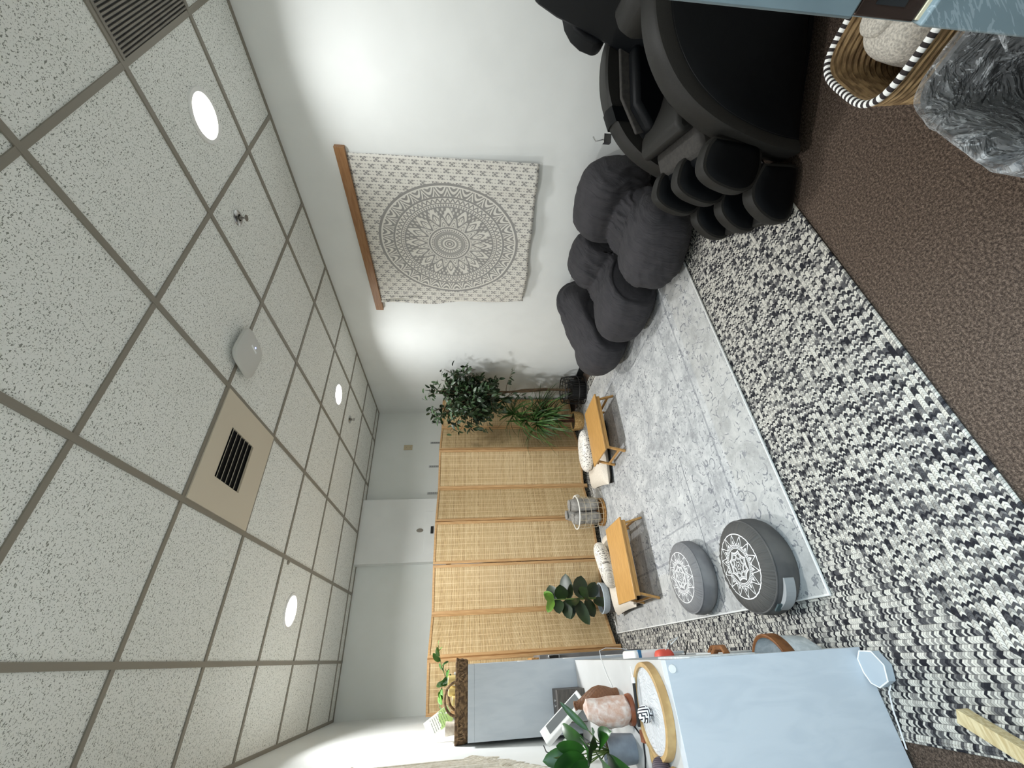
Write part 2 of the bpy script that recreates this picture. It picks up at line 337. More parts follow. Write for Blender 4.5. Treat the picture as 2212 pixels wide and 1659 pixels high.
# ------------------------------------------------------------------ mesh builder
class MB:
    def __init__(s, o=(0, 0, 0)): s.v = []; s.f = []; s.mi = []; s.o = V(o)
    def vs(s, pts):
        i = len(s.v); s.v += [V(p) - s.o for p in pts]; return i
    def fc(s, idx, mi=0): s.f.append(tuple(idx)); s.mi.append(mi)
    def box(s, c, d, R=None, mi=0):
        c = V(c); P = []
        for k in ((-1, -1, -1), (1, -1, -1), (1, 1, -1), (-1, 1, -1), (-1, -1, 1), (1, -1, 1), (1, 1, 1), (-1, 1, 1)):
            q = V((k[0] * d[0] / 2, k[1] * d[1] / 2, k[2] * d[2] / 2))
            P.append(c + (R @ q if R else q))
        i = s.vs(P)
        for f in ((0, 3, 2, 1), (4, 5, 6, 7), (0, 1, 5, 4), (1, 2, 6, 5), (2, 3, 7, 6), (3, 0, 4, 7)): s.fc([i + j for j in f], mi)
        return s
    def bb(s, a, b, mi=0): return s.box([(p + q) / 2 for p, q in zip(a, b)], [abs(q - p) for p, q in zip(a, b)], None, mi)
    def rings(s, rs, closed=False, caps=True, mi=0, mis=None, open_ring=False):
        n = len(rs[0]); idx = [s.vs(r) for r in rs]; L = len(rs)
        for k in range(L if closed else L - 1):
            a, b = idx[k], idx[(k + 1) % L]
            for j in range(n - 1 if open_ring else n):
                j2 = (j + 1) % n
                s.fc((a + j, a + j2, b + j2, b + j), mis[k] if mis else mi)
        if caps and not closed and not open_ring:
            s.fc([idx[0] + j for j in reversed(range(n))], mis[0] if mis else mi); s.fc([idx[-1] + j for j in range(n)], mis[-1] if mis else mi)
        return s
    def tube(s, pts, r, seg=8, closed=False, mi=0, mis=None, flat=1.0):
        pts = [V(p) for p in pts]; n = len(pts); rs = []
        up = None
        for i, p in enumerate(pts):
            t = (pts[(i + 1) % n] - pts[i - 1]) if closed else (pts[min(i + 1, n - 1)] - pts[max(i - 1, 0)])
            t.normalize()
            if up is None:
                up = V((0, 0, 1)) if abs(t.z) < .9 else V((1, 0, 0))
            up = up - t * up.dot(t)
            if up.length < 1e-6: up = t.orthogonal()
            up.normalize(); sd = t.cross(up); rr = r[i] if isinstance(r, (list, tuple)) else r
            rs.append([p + (up * math.sin(2 * PI * k / seg) * flat + sd * math.cos(2 * PI * k / seg)) * rr for k in range(seg)])
        return s.rings(rs, closed, True, mi, mis)
    def lathe(s, prof, c=(0, 0, 0), seg=32, sx=1., sy=1., mi=0, R=None, caps=True):
        c = V(c); rs = []
        for r, z in prof:
            rs.append([c + (R @ V((r * sx * math.cos(2 * PI * k / seg), r * sy * math.sin(2 * PI * k / seg), z)) if R else V((r * sx * math.cos(2 * PI * k / seg), r * sy * math.sin(2 * PI * k / seg), z))) for k in range(seg)])
        return s.rings(rs, False, caps, mi)
    def ell(s, c, rad, seg=20, mi=0, R=None, e=1.0):
        n = seg // 2; rs = []; c = V(c)
        sg = lambda q: math.copysign(abs(q) ** e, q)
        for i in range(n + 1):
            a = -PI / 2 + PI * (i + .02 * (i == 0) - .02 * (i == n)) / n
            L = []
            for k in range(seg):
                b = 2 * PI * k / seg; q = V((rad[0] * sg(math.cos(a)) * sg(math.cos(b)), rad[1] * sg(math.cos(a)) * sg(math.sin(b)), rad[2] * sg(math.sin(a))))
                L.append(c + (R @ q if R else q))
            rs.append(L)
        return s.rings(rs, False, True, mi)
    def ext(s, poly, fn, a, b, mi=0):
        """extrude 2D polygon: fn(u, v, w) -> point, w from a to b"""
        return s.rings([[fn(u, v, a) for u, v in poly], [fn(u, v, b) for u, v in poly]], False, True, mi)
    def grid(s, fn, nu, nv, mi=0):
        i = s.vs([fn(a / nu, b / nv) for a in range(nu + 1) for b in range(nv + 1)])
        for a in range(nu):
            for b in range(nv):
                q = i + a * (nv + 1) + b; s.fc((q, q + 1, q + nv + 2, q + nv + 1), mi)
        return s
    def leaf(s, p, d, L, w, droop=.5, roll=0., fold=.25, n=5, mi=0, shape=.45, up=V((0, 0, 1))):
        p = V(p); d = V(d).normalized(); sd = d.cross(up)
        if sd.length < 1e-3: sd = d.orthogonal()
        sd.normalize(); sd = Matrix.Rotation(roll, 3, d) @ sd; P = []
        for i in range(n + 1):
            t = i / n; nr = sd.cross(d).normalized()
            prof = (t ** shape) * ((1 - t) ** .7) * 1.9 if 0 < t < 1 else (.05 if t == 0 else 0.0)
            h = w / 2 * min(prof, 1.0)
            P += [p + sd * h + nr * fold * h, p.copy(), p - sd * h + nr * fold * h]
            d = (d + V((0, 0, -droop / n))).normalized(); p = p + d * (L / n); sd = (sd - d * sd.dot(d)).normalized()
        i0 = s.vs(P)
        for i in range(n):
            a = i0 + 3 * i; s.fc((a, a + 3, a + 4, a + 1), mi); s.fc((a + 1, a + 4, a + 5, a + 2), mi)
        return s
    def mesh(s, name):
        me = bpy.data.meshes.new(name); me.from_pydata([tuple(v) for v in s.v], [], s.f)
        me.polygons.foreach_set('material_index', s.mi); me.update(); return me

def obj(name, mb, mats, parent=None, smooth=True, bevel=0., fixn=True, weld=0., sub=0):
    me = mb.mesh(name) if isinstance(mb, MB) else mb
    if fixn:
        bm = bmesh.new(); bm.from_mesh(me)
        if weld: bmesh.ops.remove_doubles(bm, verts=bm.verts, dist=weld)
        bmesh.ops.recalc_face_normals(bm, faces=bm.faces); bm.to_mesh(me); bm.free()
    for k in ([mats] if isinstance(mats, str) else mats): me.materials.append(MT[k].mat)
    o = bpy.data.objects.new(name, me); COL.objects.link(o)
    if isinstance(mb, MB) and mb.o.length and parent is None: o.location = mb.o
    if parent: o.parent = parent
    if smooth:
        me.polygons.foreach_set('use_smooth', [True] * len(me.polygons))
        try: me.set_sharp_from_angle(angle=math.radians(38))
        except Exception: pass
    if bevel:
        b = o.modifiers.new('bevel', 'BEVEL'); b.width = bevel; b.segments = 3; b.limit_method = 'ANGLE'; b.angle_limit = math.radians(35); b.harden_normals = False
    if sub:
        b = o.modifiers.new('sub', 'SUBSURF'); b.levels = sub; b.render_levels = sub
    return o
def tag(o, label, cat, group=None):
    o['label'] = label; o['category'] = cat
    if group: o['group'] = group
    return o
def thing(name, label, cat, loc=(0, 0, 0), rz=0., group=None):
    o = bpy.data.objects.new(name, None); COL.objects.link(o); o.location = loc; o.rotation_euler = (0, 0, rz); o.empty_display_size = .05
    return tag(o, label, cat, group)
def struct(name, mb, mats, **kw):
    o = obj(name, mb, mats, **kw); o['kind'] = 'structure'; return o
def dup(root, loc=None, rz=None, label=None):
    r = root.copy(); COL.objects.link(r)
    if loc is not None: r.location = loc
    if rz is not None: r.rotation_euler = (0, 0, rz)
    if label: r['label'] = label
    for ch in list(root.children):
        c = ch.copy(); COL.objects.link(c); c.parent = r
        for g in list(ch.children):
            d = g.copy(); COL.objects.link(d); d.parent = c
    return r
def arc(c, r, a0, a1, n, fn): return [fn(c[0] + r * math.cos(a0 + (a1 - a0) * i / n), c[1] + r * math.sin(a0 + (a1 - a0) * i / n)) for i in range(n + 1)]

# ------------------------------------------------------------------ room shell
struct('floor', MB().bb((-2.2, -2.4, -.08), (3.2, 5.3, 0)), 'carpet', smooth=False)
struct('ceiling', MB().bb((-2.2, YF - .15, CEIL), (3.2, 5.3, CEIL + .08)), 'tile', smooth=False)
struct('wall_right', MB().bb((XR, -.04, 0), (XR + .1, 5.25, CEIL)), 'paint', smooth=False)
struct('wall_left', MB().bb((XL - .1, -.04, 0), (XL, 5.25, CEIL)), 'paint', smooth=False)
struct('wall_back', MB().bb((XL, YB, 0), (XR, YB + .1, CEIL)), 'back_paint_lifted', smooth=False)
struct('wall_column', MB().bb((.94, 4.955, 0), (1.66, YB, CEIL)), 'paint', smooth=False)
struct('wall_front', MB().bb((.64, -.04, 0), (XR, YF, CEIL)).bb((XL, -.04, 0), (-.36, YF, CEIL)).bb((-.36, -.04, 2.14), (.64, YF, CEIL)), 'paint', smooth=False)
bbd = .082
struct('baseboard_right', MB().bb((XR - .012, YF, 0), (XR, YB, bbd)), 'baseboard', smooth=False)
struct('baseboard_back', MB().bb((XL, YB - .012, 0), (.94, YB, bbd)).bb((.94, 4.943, 0), (1.66, 4.955, bbd)).bb((1.66, YB - .012, 0), (XR - .012, YB, bbd)), 'baseboard', smooth=False)
struct('wall_hall', MB().bb((-2.2, -2.4, 0), (3.2, -2.3, 2.5)).bb((-2.3, -2.3, 0), (-2.2, -.04, 2.5)).bb((3.1, -2.3, 0), (3.2, -.04, 2.5)), 'paint', smooth=False)
struct('ceiling_hall', MB().bb((-2.2, -2.4, 2.5), (3.2, -.04, 2.58)), 'tile', smooth=False)
t = thing('ceiling_panel_light', 'cool white square ceiling light in the hallway behind the doorway', 'light', (.15, -1., 2.5))
obj('frame', MB((.15, -1., 2.5)).bb((-.45, -1.6, 2.47), (.75, -.4, 2.4995)), 'white_plastic', t)
obj('diffuser', MB((.15, -1., 2.5)).bb((-.4, -1.55, 2.46), (.7, -.45, 2.4695)), 'diffuser', t)
# steel door frame with strike plate, the camera stands in this doorway
dj = struct('door_1', MB().bb((.60, -.045, 0), (.665, YF + .008, .896)).bb((.60, -.045, .986), (.665, YF + .008, 2.16)).bb((.613, -.045, .896), (.665, YF + .008, .986))
            .bb((-.385, -.045, 0), (-.335, YF + .008, 2.16)).bb((-.335, -.045, 2.11), (.60, YF + .008, 2.16)), 'jamb', bevel=.003)
sp = obj('strike_plate', MB().bb((.6085, .0, .902), (.6128, .116, .980)), 'bronze', dj, bevel=.002)
obj('filler_chip', MB().bb((.6082, .072, .888), (.6128, .114, .901)), 'cream_plastic', dj, bevel=.001)
obj('latch_hole', MB().bb((.6075, .06, .925), (.6084, .104, .962)), 'dark_void', dj, smooth=False)
# ceiling grid
gx = [3.115 - .6127 * i for i in range(1, 6)]; gy = [.0895 + .6059 * j for j in range(0, 9)]
mb = MB(); zt = CEIL - .007
for X in gx: mb.bb((X - .012, YF, zt), (X + .012, YB, CEIL + .001))
for Y in gy:
    if YF < Y < YB: mb.bb((XL, Y - .011, zt + .001), (XR, Y + .011, CEIL + .001))
mb.bb((XL, YF, zt), (XL + .022, YB, CEIL + .001)).bb((XR - .022, YF, zt), (XR, YB, CEIL + .001)).bb((XL, YB - .02, zt), (XR, YB, CEIL + .001)).bb((.93, 4.935, zt), (1.67, 4.955, CEIL + .001))
struct('trim_1', mb, 'tee', smooth=False)

# ------------------------------------------------------------------ ceiling fixtures
def downlight(x, y, label, pw=1.):
    t = thing('recessed_light', label, 'light', (x, y, CEIL), 0, 'recessed ceiling lights')
    obj('trim_ring', MB().lathe([(.098, -.006), (.116, -.007), (.12, -.001), (.098, -.001)], seg=40, caps=False), 'white_plastic', t)
    obj('diffuser', MB().lathe([(.0, -.004), (.098, -.004), (.098, -.001), (0, -.001)], seg=40, caps=False), 'diffuser', t, smooth=False)
    L = bpy.data.lights.new('downlight', 'AREA'); L.shape = 'DISK'; L.size = .19; L.energy = LAMP_W * pw; L.color = (.965, .985, 1.0); L.spread = math.radians(148)
    lo = bpy.data.objects.new('lamp_light', L); COL.objects.link(lo); lo.parent = t; lo.location = (0, 0, -.009)
downlight(2.243, 1.015, 'large glowing round ceiling light near the ribbed return grille', .31)
downlight(2.213, 3.46, 'small glowing round ceiling light by the far sprinkler and right wall', .35)
downlight(.362, 3.46, 'glowing round ceiling light above the white shelf units on the left', .90)
downlight(.36, 1.01, 'round ceiling light nearest the doorway on the left, out of frame', .42)
tv = thing('supply_vent', 'beige square ceiling air vent with dark louver slots', 'vent', (.9705, 2.21, CEIL))
o = tv.location
mb = MB(o); zv = CEIL - .012
for a, b in (((.676, 1.918), (.83, 2.502)), ((1.105, 1.918), (1.265, 2.502)), ((.83, 1.918), (1.105, 2.055)), ((.83, 2.31), (1.105, 2.502))):
    mb.bb((a[0], a[1], zv), (b[0], b[1], CEIL - .0005))
obj('face_plate', mb, 'vent_metal', tv, smooth=False)
obj('duct_opening', MB(o).bb((.83, 2.055, CEIL - .003), (1.105, 2.31, CEIL - .0008)), 'dark_void', tv, smooth=False)
for k in range(6):
    yy_ = 2.072 + k * .044
    obj('louver', MB(o).box((.9675, yy_, zv + .001), (.272, .026, .002), Euler((.6, 0, 0)).to_matrix()), 'vent_metal', tv, smooth=False)
tg = thing('return_grille', 'grey ribbed return air grille in the ceiling by the doorway', 'vent', (2.196, .4, CEIL))
mb = MB(tg.location)
for k in range(44): mb.bb((1.905, YF + .012 + k * .0128, CEIL - .009), (2.492, YF + .018 + k * .0128, CEIL - .001))
obj('slats', mb, 'grille_metal', tg, smooth=False)
obj('duct_backing', MB(tg.location).bb((1.902, YF + .004, CEIL - .003), (2.492, .684, CEIL - .0008)), 'black_wire', tg, smooth=False)
for xa in (1.896, 2.484): obj('border', MB(tg.location).bb((xa, YF + .002, CEIL - .010), (xa + .014, .686, CEIL - .001)), 'grille_metal', tg, smooth=False)
# wifi access point
ta = thing('access_point', 'white rounded square wireless access point on the ceiling', 'access point', (1.50, 1.915, CEIL), math.radians(8))
def rsq(h, e, n=40):
    L = []
    for k in range(n):
        a = 2 * PI * k / n; c, s_ = math.cos(a), math.sin(a); L.append((h * math.copysign(abs(c) ** e, c), h * math.copysign(abs(s_) ** e, s_)))
    return L
mb = MB(); mb.rings([[(u, v, zz) for u, v in rsq(h, .45)] for h, zz in ((.095, -.022), (.112, -.022), (.118, -.030), (.114, -.042), (.095, -.050), (.05, -.053))])
obj('housing', mb, 'offwhite_plastic', ta)
obj('mount', MB().lathe([(.07, -.001), (.07, -.022)], seg=24), 'black_plastic', ta)
obj('status_led', MB().ell((.052, .008, -.0525), (.006, .006, .003), 10), 'led', ta)
obj('label_plate', MB().bb((.028, -.03, -.0538), (.040, .034, -.0525)), 'hub_edge', ta, smooth=False)
def sprinkler(x, y, label):
    t = thing('sprinkler_head', label, 'sprinkler', (x, y, CEIL), .3, 'ceiling sprinklers')
    obj('escutcheon', MB().lathe([(.016, -.001), (.042, -.001), (.042, -.004), (.03, -.012), (.018, -.012)], seg=24, caps=False), 'chrome', t)
    obj('body', MB().lathe([(.012, 0), (.012, -.022), (.007, -.024), (.006, -.03)], seg=12).tube([(.009, 0, -.02), (.013, 0, -.03), (.004, 0, -.044)], .0022, 6).tube([(-.009, 0, -.02), (-.013, 0, -.03), (-.004, 0, -.044)], .0022, 6), 'sprinkler', t)
    obj('deflector', MB().lathe([(.005, -.044), (.018, -.046), (.018, -.048), (.005, -.049)], seg=14), 'sprinkler', t)
sprinkler(2.089, 1.458, 'metal sprinkler head near the large ceiling light and tapestry wall')
sprinkler(2.194, 3.924, 'metal sprinkler head beyond the far ceiling light, nearest the screens')
t = tag(obj('ceiling_hook', MB((.642, 3.215, CEIL)).lathe([(.016, -.001), (.016, -.006), (.004, -.012), (.001, -.013)], (.642, 3.215, CEIL), 14), 'tee'), 'small grey stub on the ceiling grid beside the left light', 'hook')

# ------------------------------------------------------------------ back wall fittings
for k, X in enumerate((2.794, 2.479, 2.137, 1.776)):
    mb = MB((X, YB, .9)).bb((X - .0125, YB - .008, .9), (X + .0125, YB - .0005, 1.97))
    t = thing('shelf_standard', ['slotted metal shelf strip half hidden by the ficus leaves', 'slotted metal shelf strip on back wall, next to the ficus', 'slotted metal shelf strip below the cream wall plate', 'slotted metal shelf strip beside the white column'][k], 'shelf strip', (X, YB, .9), 0, 'slotted shelf strips on the back wall')
    obj('strip', mb, 'steel_strip', t, smooth=False)
    mb = MB((X, YB, .9))
    for j in range(9):
        for s_ in (-1, 1): mb.bb((X + s_ * .0055 - .002, YB - .0088, 1.73 + j * .026), (X + s_ * .0055 + .002, YB - .0078, 1.746 + j * .026))
    obj('slots', mb, 'dark_void', t, smooth=False)
t = thing('wall_plate', 'cream blank switch plate high on the grey back wall', 'wall plate', (2.414, YB, 2.26))
obj('plate', MB((2.414, YB, 2.26)).bb((2.378, YB - .008, 2.205), (2.45, YB - .0005, 2.318)), 'cream_plastic', t, bevel=.003)
for z_ in (2.285, 2.235): obj('screw', MB((2.414, YB, 2.26)).ell((2.414, YB - .0085, z_), (.004, .002, .004), 8), 'tee', t)
t = thing('wall_hatch', 'painted flush wall hatch on the white column with black latch', 'hatch', (1.27, 4.955, 1.55))
o = t.location
obj('door', MB(o).bb((1.03, 4.949, 1.2), (1.505, 4.9545, 1.955)), 'paint', t, bevel=.002)
obj('latch', MB(o).bb((1.245, 4.938, 1.855), (1.325, 4.9488, 1.887)), 'black_plastic', t, bevel=.002)
tag(obj('wall_sensor', MB((1.285, 4.955, 2.012)).ell((1.285, 4.952, 2.012), (.022, .010, .04), 16), 'tee'), 'small grey oval knob on the column above the panel door', 'sensor')

# ------------------------------------------------------------------ rugs
mb = MB().bb((RX0, RY0, .0005), (RX1, RY1, .009))
for y0 in (RY0,):
    mb.tube([(RX0, RY0, .008), (RX1, RY0, .008)], .008, 8)
mb.tube([(RX0, RY0, .008), (RX0, RY1, .008)], .008, 8).tube([(RX1, RY0, .008), (RX1, RY1, .008)], .008, 8)
tag(obj('braided_rug', mb, 'braid', smooth=False), 'large black and cream braided wool rug on the brown carpet', 'rug')
tr_ = thing('area_rug', 'pale grey distressed rug lying on the braided rug', 'rug', (1.358, 3.055, .0162), 0)
obj('pile', MB().bb((-1.22, -1.385, 0), (1.22, 1.385, .008)), 'pale_rug', tr_, smooth=False)
obj('binding', MB().tube([(-1.22, -1.385, .004), (1.22, -1.385, .004), (1.22, 1.385, .004), (-1.22, 1.385, .004)], .0065, 8, True), 'rug_binding', tr_)
RUG = .0245

# ------------------------------------------------------------------ folding screens
J = [(2.915, 4.68), (2.50, 4.714), (2.102, 4.514), (1.667, 4.637), (1.243, 4.469), (.818, 4.476), (.388, 4.617), (.026, 4.385), (-.385, 4.53)]
PH = 1.80
def screen(a, b, label):
    r_ = thing('folding_screen', label, 'folding screen', (J[a][0], J[a][1], 0), 0, 'woven bamboo folding screens')
    for k in range(a, b):
        p, q = V(J[k]).to_3d(), V(J[k + 1]).to_3d(); d = (q - p); w = d.length - .006; ang = math.atan2(d.y, d.x)
        pl = p + d.normalized() * .003 - V((J[a][0], J[a][1], 0)); zb = .025
        mb = MB()
        for xs in (0, w - .021): mb.bb((xs, -.011, zb), (xs + .021, .011, PH))
        mb.bb((.021, -.0105, PH - .021), (w - .021, .0105, PH)).bb((.021, -.0105, .068), (w - .021, .0105, .092))
        o = obj('panel', mb, 'screen_wood', r_, bevel=.0015); o.location = pl; o.rotation_euler = (0, 0, ang)
        obj('woven_insert', MB().bb((.021, -.004, .092), (w - .021, .004, PH - .021)), 'woven', o, smooth=False)
        obj('inner_bead', MB().bb((.021, -.009, .092), (.026, .009, PH - .021)).bb((w - .026, -.009, .092), (w - .021, .009, PH - .021)), 'screen_wood', o, smooth=False)
        if k + 1 < b:
            for hz in (.25, .9, 1.62):
                h = obj('hinge', MB().bb((w - .004, -.014, hz), (w + .012, -.0105, hz + .05)), 'bronze', r_, smooth=False); h.location = pl; h.rotation_euler = (0, 0, ang)
screen(0, 4, 'woven bamboo folding screen on the right, behind the tall plants')
screen(4, 8, 'woven bamboo folding screen on the left, behind the fiddle leaf plant')

# ------------------------------------------------------------------ wall hanging
TC = (2.215, 1.612)
bar = tag(obj('hanger_bar', MB((XR - .02, 2.24, 2.33)).bb((XR - .034, 1.46, 2.292), (XR - .0005, 3.015, 2.362)), 'bar_wood', bevel=.003), 'brown wooden bar across the top of the mandala tapestry', 'hanging bar')
def cloth(u, v):
    yt = 1.505 + u * (2.925 - 1.505); yb = 1.487 + u * (2.85 - 1.487); zt_ = 2.292; zb_ = .945 - u * .035
    zz = zt_ + (zb_ - zt_) * v; yy = yt + (yb - yt) * v
    zz += .012 * v * math.sin(u * 15) * (u - .2); off = .010 + .045 * v ** 2 * (.35 + .5 * abs(math.sin(u * 9 + .8))) + .006 * math.sin(u * 40 + v * 3) * v
    e = max(0, u - .86) / .14; off += .03 * e * abs(math.sin(u * 110 + v * 4)) * (.3 + .7 * (1 - v)); yy -= .02 * e * math.sin(v * 14) * .6
    return (XR - off, yy, zz)
mb = MB((XR, TC[0], TC[1])).grid(cloth, 60, 60)
o = tag(obj('wall_tapestry', mb, 'tapestry', fixn=False), 'white and grey mandala tapestry hanging on the right wall', 'tapestry')
s_ = o.modifiers.new('s', 'SOLIDIFY'); s_.thickness = .0012

# ------------------------------------------------------------------ bean bags
def beanbag(loc, lobes, label, creases, seedv, planes=()):
    t = MB(loc)
    for c, rad, rz, e in lobes: t.ell(c, rad, 28, 0, Euler(rz).to_matrix(), e)
    o = obj('bean_bag', t, 'bean_fabric')
    md = o.modifiers.new('r', 'REMESH'); md.mode = 'VOXEL'; md.voxel_size = .012
    md = o.modifiers.new('s', 'SMOOTH'); md.iterations = 5; md.factor = .5
    me = bpy.data.meshes.new_from_object(o.evaluated_get(bpy.context.evaluated_depsgraph_get()))
    o.modifiers.clear(); o.data = me
    L = V(loc)
    for v in me.vertices:
        p = v.co + L; disp = 0
        for (c, n, ax, amp, fr, rng) in creases:      # plane point, normal, axis along which the folds repeat
            dist = (p - V(c)).dot(V(n).normalized()); wgt = math.exp(-abs(dist) / rng)
            s = p.dot(V(ax).normalized()) + .035 * noise.noise(p * 7); q = noise.noise(V((s * fr + seedv, dist * 2.2, seedv * 2.)))
            disp += amp * wgt * (.55 - abs(q) * 2.6 if abs(q) < .3 else -.23)
        disp += .010 * noise.noise(p * 6 + V((seedv, 0, 0))) + .004 * noise.noise(p * 19)
        v.co += v.normal * disp
        for c, n in planes:
            k = (v.co + L - V(c)).dot(V(n).normalized())
            if k > -.03: v.co -= V(n).normalized() * (k + .03 if k < .03 else k * .86 + .034) * (1 if k > .03 else .5 * (k + .03) / .06 + .5) * .95
        if v.co.z + L.z < .026: v.co.z = .026 - L.z + (v.co.z + L.z - .026) * .02
        if v.co.x + L.x > XR - .015: v.co.x = XR - .015 - L.x
    me.polygons.foreach_set('use_smooth', [True] * len(me.polygons)); me.update()
    return tag(o, label, 'bean bag', 'charcoal bean bags along the right wall')
P12 = ((2.5, 1.93, .3), (.10, 1, .12)); P23 = ((2.5, 2.50, .3), (.15, 1, .25))
neg = lambda P: ((P[0][0], P[0][1] + .006, P[0][2]), tuple(-q for q in P[1]))
beanbag((2.45, 1.68, 0), [((2.72, 1.63, .42), (.20, .30, .255), (0, -.25, .03), .72), ((2.27, 1.63, .215), (.28, .30, .205), (0, .12, .25), .8), ((2.52, 1.66, .25), (.2, .25, .2), (0, 0, 0), .9)],
        'charcoal bean bag beside the black massage chair, partly hidden by it', [((2.53, 1.65, .33), (-.75, 0, -.66), (0, 1, 0), .030, 17, .17), ((2.1, 1.85, .1), (1, -1, 0), (.5, .5, 1), .012, 20, .12)], 1.3, [P12])
beanbag((2.45, 2.18, 0), [((2.69, 2.12, .40), (.215, .25, .225), (0, -.3, .1), .85), ((2.32, 2.20, .22), (.31, .35, .215), (0, .15, .15), .85), ((2.54, 2.2, .25), (.22, .28, .2), (0, 0, 0), .9)],
        'charcoal bean bag in the middle of the three', [((2.57, 2.1, .34), (-.75, .2, -.66), (.2, 1, .1), .026, 17, .14), ((2.72, 2.0, .5), (0, 0, 1), (1, .6, 0), .012, 18, .15)], 4.1, [neg(P12), P23])
beanbag((2.55, 2.72, 0), [((2.41, 2.79, .225), (.35, .34, .215), (0, .2, -.35), .85), ((2.53, 2.745, .29), (.32, .31, .25), (0, -.35, -.3), .9), ((2.62, 2.70, .36), (.25, .25, .22), (0, -.4, -.2), .9), ((2.72, 2.66, .44), (.19, .19, .19), (0, -.4, 0), .9)],
        'charcoal bean bag farthest from the massage chair, gathered at its top', [((2.76, 2.58, .54), (.5, -.2, 1), (.5, 1, -.2), .030, 19, .16)], 7.7, [neg(P23)])

# ------------------------------------------------------------------ massage chair   local x = across (away from camera), y = forward
mc = thing('massage_chair', 'big black leather massage chair with footrest against the right wall', 'massage chair', (1.69, .755, 0), math.radians(45))
PR = [(0, .06), (-.006, .158), (-.039, .287), (-.085, .42), (-.146, .535), (-.222, .627), (-.315, .692), (-.405, .732), (-.496, .751), (-.62, .755), (-.74, .73), (-.80, .66), (-.80, .10), (-.77, .065)]
QR = [(-.055, .075), (-.062, .158), (-.088, .265), (-.137, .395), (-.195, .487), (-.262, .562), (-.345, .62), (-.42, .655), (-.50, .672), (-.61, .676), (-.70, .655), (-.735, .61), (-.735, .14), (-.71, .125)]
def resamp(P, n):
    P = [V(p) for p in P]; L = [0]
    for a, b in zip(P, P[1:]): L.append(L[-1] + (b - a).length)
    out = []
    for i in range(n):
        s = L[-1] * i / (n - 1); k = max(j for j in range(len(L)) if L[j] <= s + 1e-9); k = min(k, len(P) - 2)
        out.append(P[k].lerp(P[k + 1], (s - L[k]) / (L[k + 1] - L[k])))
    return out
def smoothp(P, it=3):
    P = [V(p) for p in P]
    for _ in range(it): P = [P[0]] + [(P[i - 1] + 2 * P[i] + P[i + 1]) / 4 for i in range(1, len(P) - 1)] + [P[-1]]
    return P
def arm(x0, x1, sgn):
    """side panel: outer face at x0 (sgn -1: faces -x), inner face at x1"""
    P = smoothp(resamp(PR, 60), 3); Q = smoothp(resamp(QR, 60), 3)
    mb = MB(); rs = []
    for p, q in zip(P, Q):
        m_ = p.lerp(q, .12)
        rs.append([(x0 - sgn * -.004 * 0, q.x, q.y), (x0 + sgn * .010, q.x * .5 + p.x * .5, q.y * .5 + p.y * .5), (x0 + sgn * .006, m_.x, m_.y), (x0 - sgn * .008, p.x, p.y), (x1 + sgn * .008, p.x, p.y), (x1 - sgn * .004, m_.x, m_.y), (x1, q.x, q.y)])
    mb.rings(rs, False, False, open_ring=True)
    tr = obj('arm_trim', mb, 'grey_leather', mc)
    mb = MB(); n = len(Q); c = V((-.40, .33))
    for xx, sg in ((x0 + sgn * .001, sgn), (x1 - sgn * .001, -sgn)):
        rs = []
        for s, bul in ((1.02, 0.), (.97, .010), (.85, .022), (.6, .03), (.3, .034), (.0005, .035)):
            rs.append([(xx + sg * bul, c.x + (q.x - c.x) * s, c.y + (q.y - c.y) * s) for q in Q])
        mb.rings(rs, False, False)
    mb.bb((min(x0, x1) + .01, -.78, .07), (max(x0, x1) - .01, -.05, .09))
    obj('side_panel', mb, 'black_leather', mc)
    s3 = MB().tube([(x0 + sgn * .002, q.x, q.y) for q in Q], .0028, 6); obj('piping', s3, 'black_plastic', mc)
arm(0.0, .115, -1); arm(.66, .545, 1)
obj('base', MB().bb((.06, -.76, .020), (.60, -.12, .10)), 'black_plastic', mc, bevel=.02)
YZ = lambda u, v, w: (w, u, v)
seat = [(-.72, .30), (-.72, .47), (-.5, .46), (-.32, .50), (-.20, .545), (-.13, .545), (-.10, .51), (-.16, .42), (-.22, .30)]
obj('seat_cushion', MB().ext(seat, YZ, .135, .525), 'grey_leather', mc, bevel=.03)
for xx in (.135, .42):
    obj('arm_airbag', MB().ext([(-.62, .48), (-.60, .66), (-.34, .63), (-.22, .54), (-.24, .47), (-.4, .45)], YZ, xx, xx + .09), 'black_leather', mc, bevel=.03)
obj('arm_lining', MB().ext([(-.66, .60), (-.64, .70), (-.40, .675), (-.235, .58), (-.25, .53), (-.42, .62)], YZ, .508, .53), 'grey_cloth', mc, bevel=.008)
obj('front_bellows', MB().ext([(-.24, .14), (-.20, .44), (-.13, .46), (-.05, .43), (-.02, .40), (-.06, .16)], YZ, .13, .53), 'grey_cloth', mc, bevel=.03)
back = [(-.60, .44), (-.56, .56), (-.66, .80), (-.74, 1.02), (-.80, 1.14), (-.87, 1.14), (-.90, 1.0), (-.84, .7), (-.78, .44)]
obj('backrest', MB().ext(back, YZ, .10, .56), 'black_leather', mc, bevel=.04)
obj('back_pillow', MB().ext([(-.57, .60), (-.555, .70), (-.59, .77), (-.68, .80), (-.66, .62)], YZ, .12, .36), 'grey_leather', mc, bevel=.035)
for xx, x2 in ((.0, .12), (.54, .66)):
    obj('shoulder_wing', MB().ext([(-.66, .765), (-.645, .80), (-.665, .87), (-.70, .92), (-.75, .955), (-.82, .975), (-.88, .98), (-.90, .80), (-.80, .70)], YZ, xx, x2), 'black_leather', mc, bevel=.025)
calf = [(-.06, .42), (-.03, .448), (.02, .46), (.065, .465), (.095, .445), (.125, .40), (.15, .32), (.155, .27), (.14, .225), (.11, .205), (.05, .19), (-.04, .20)]
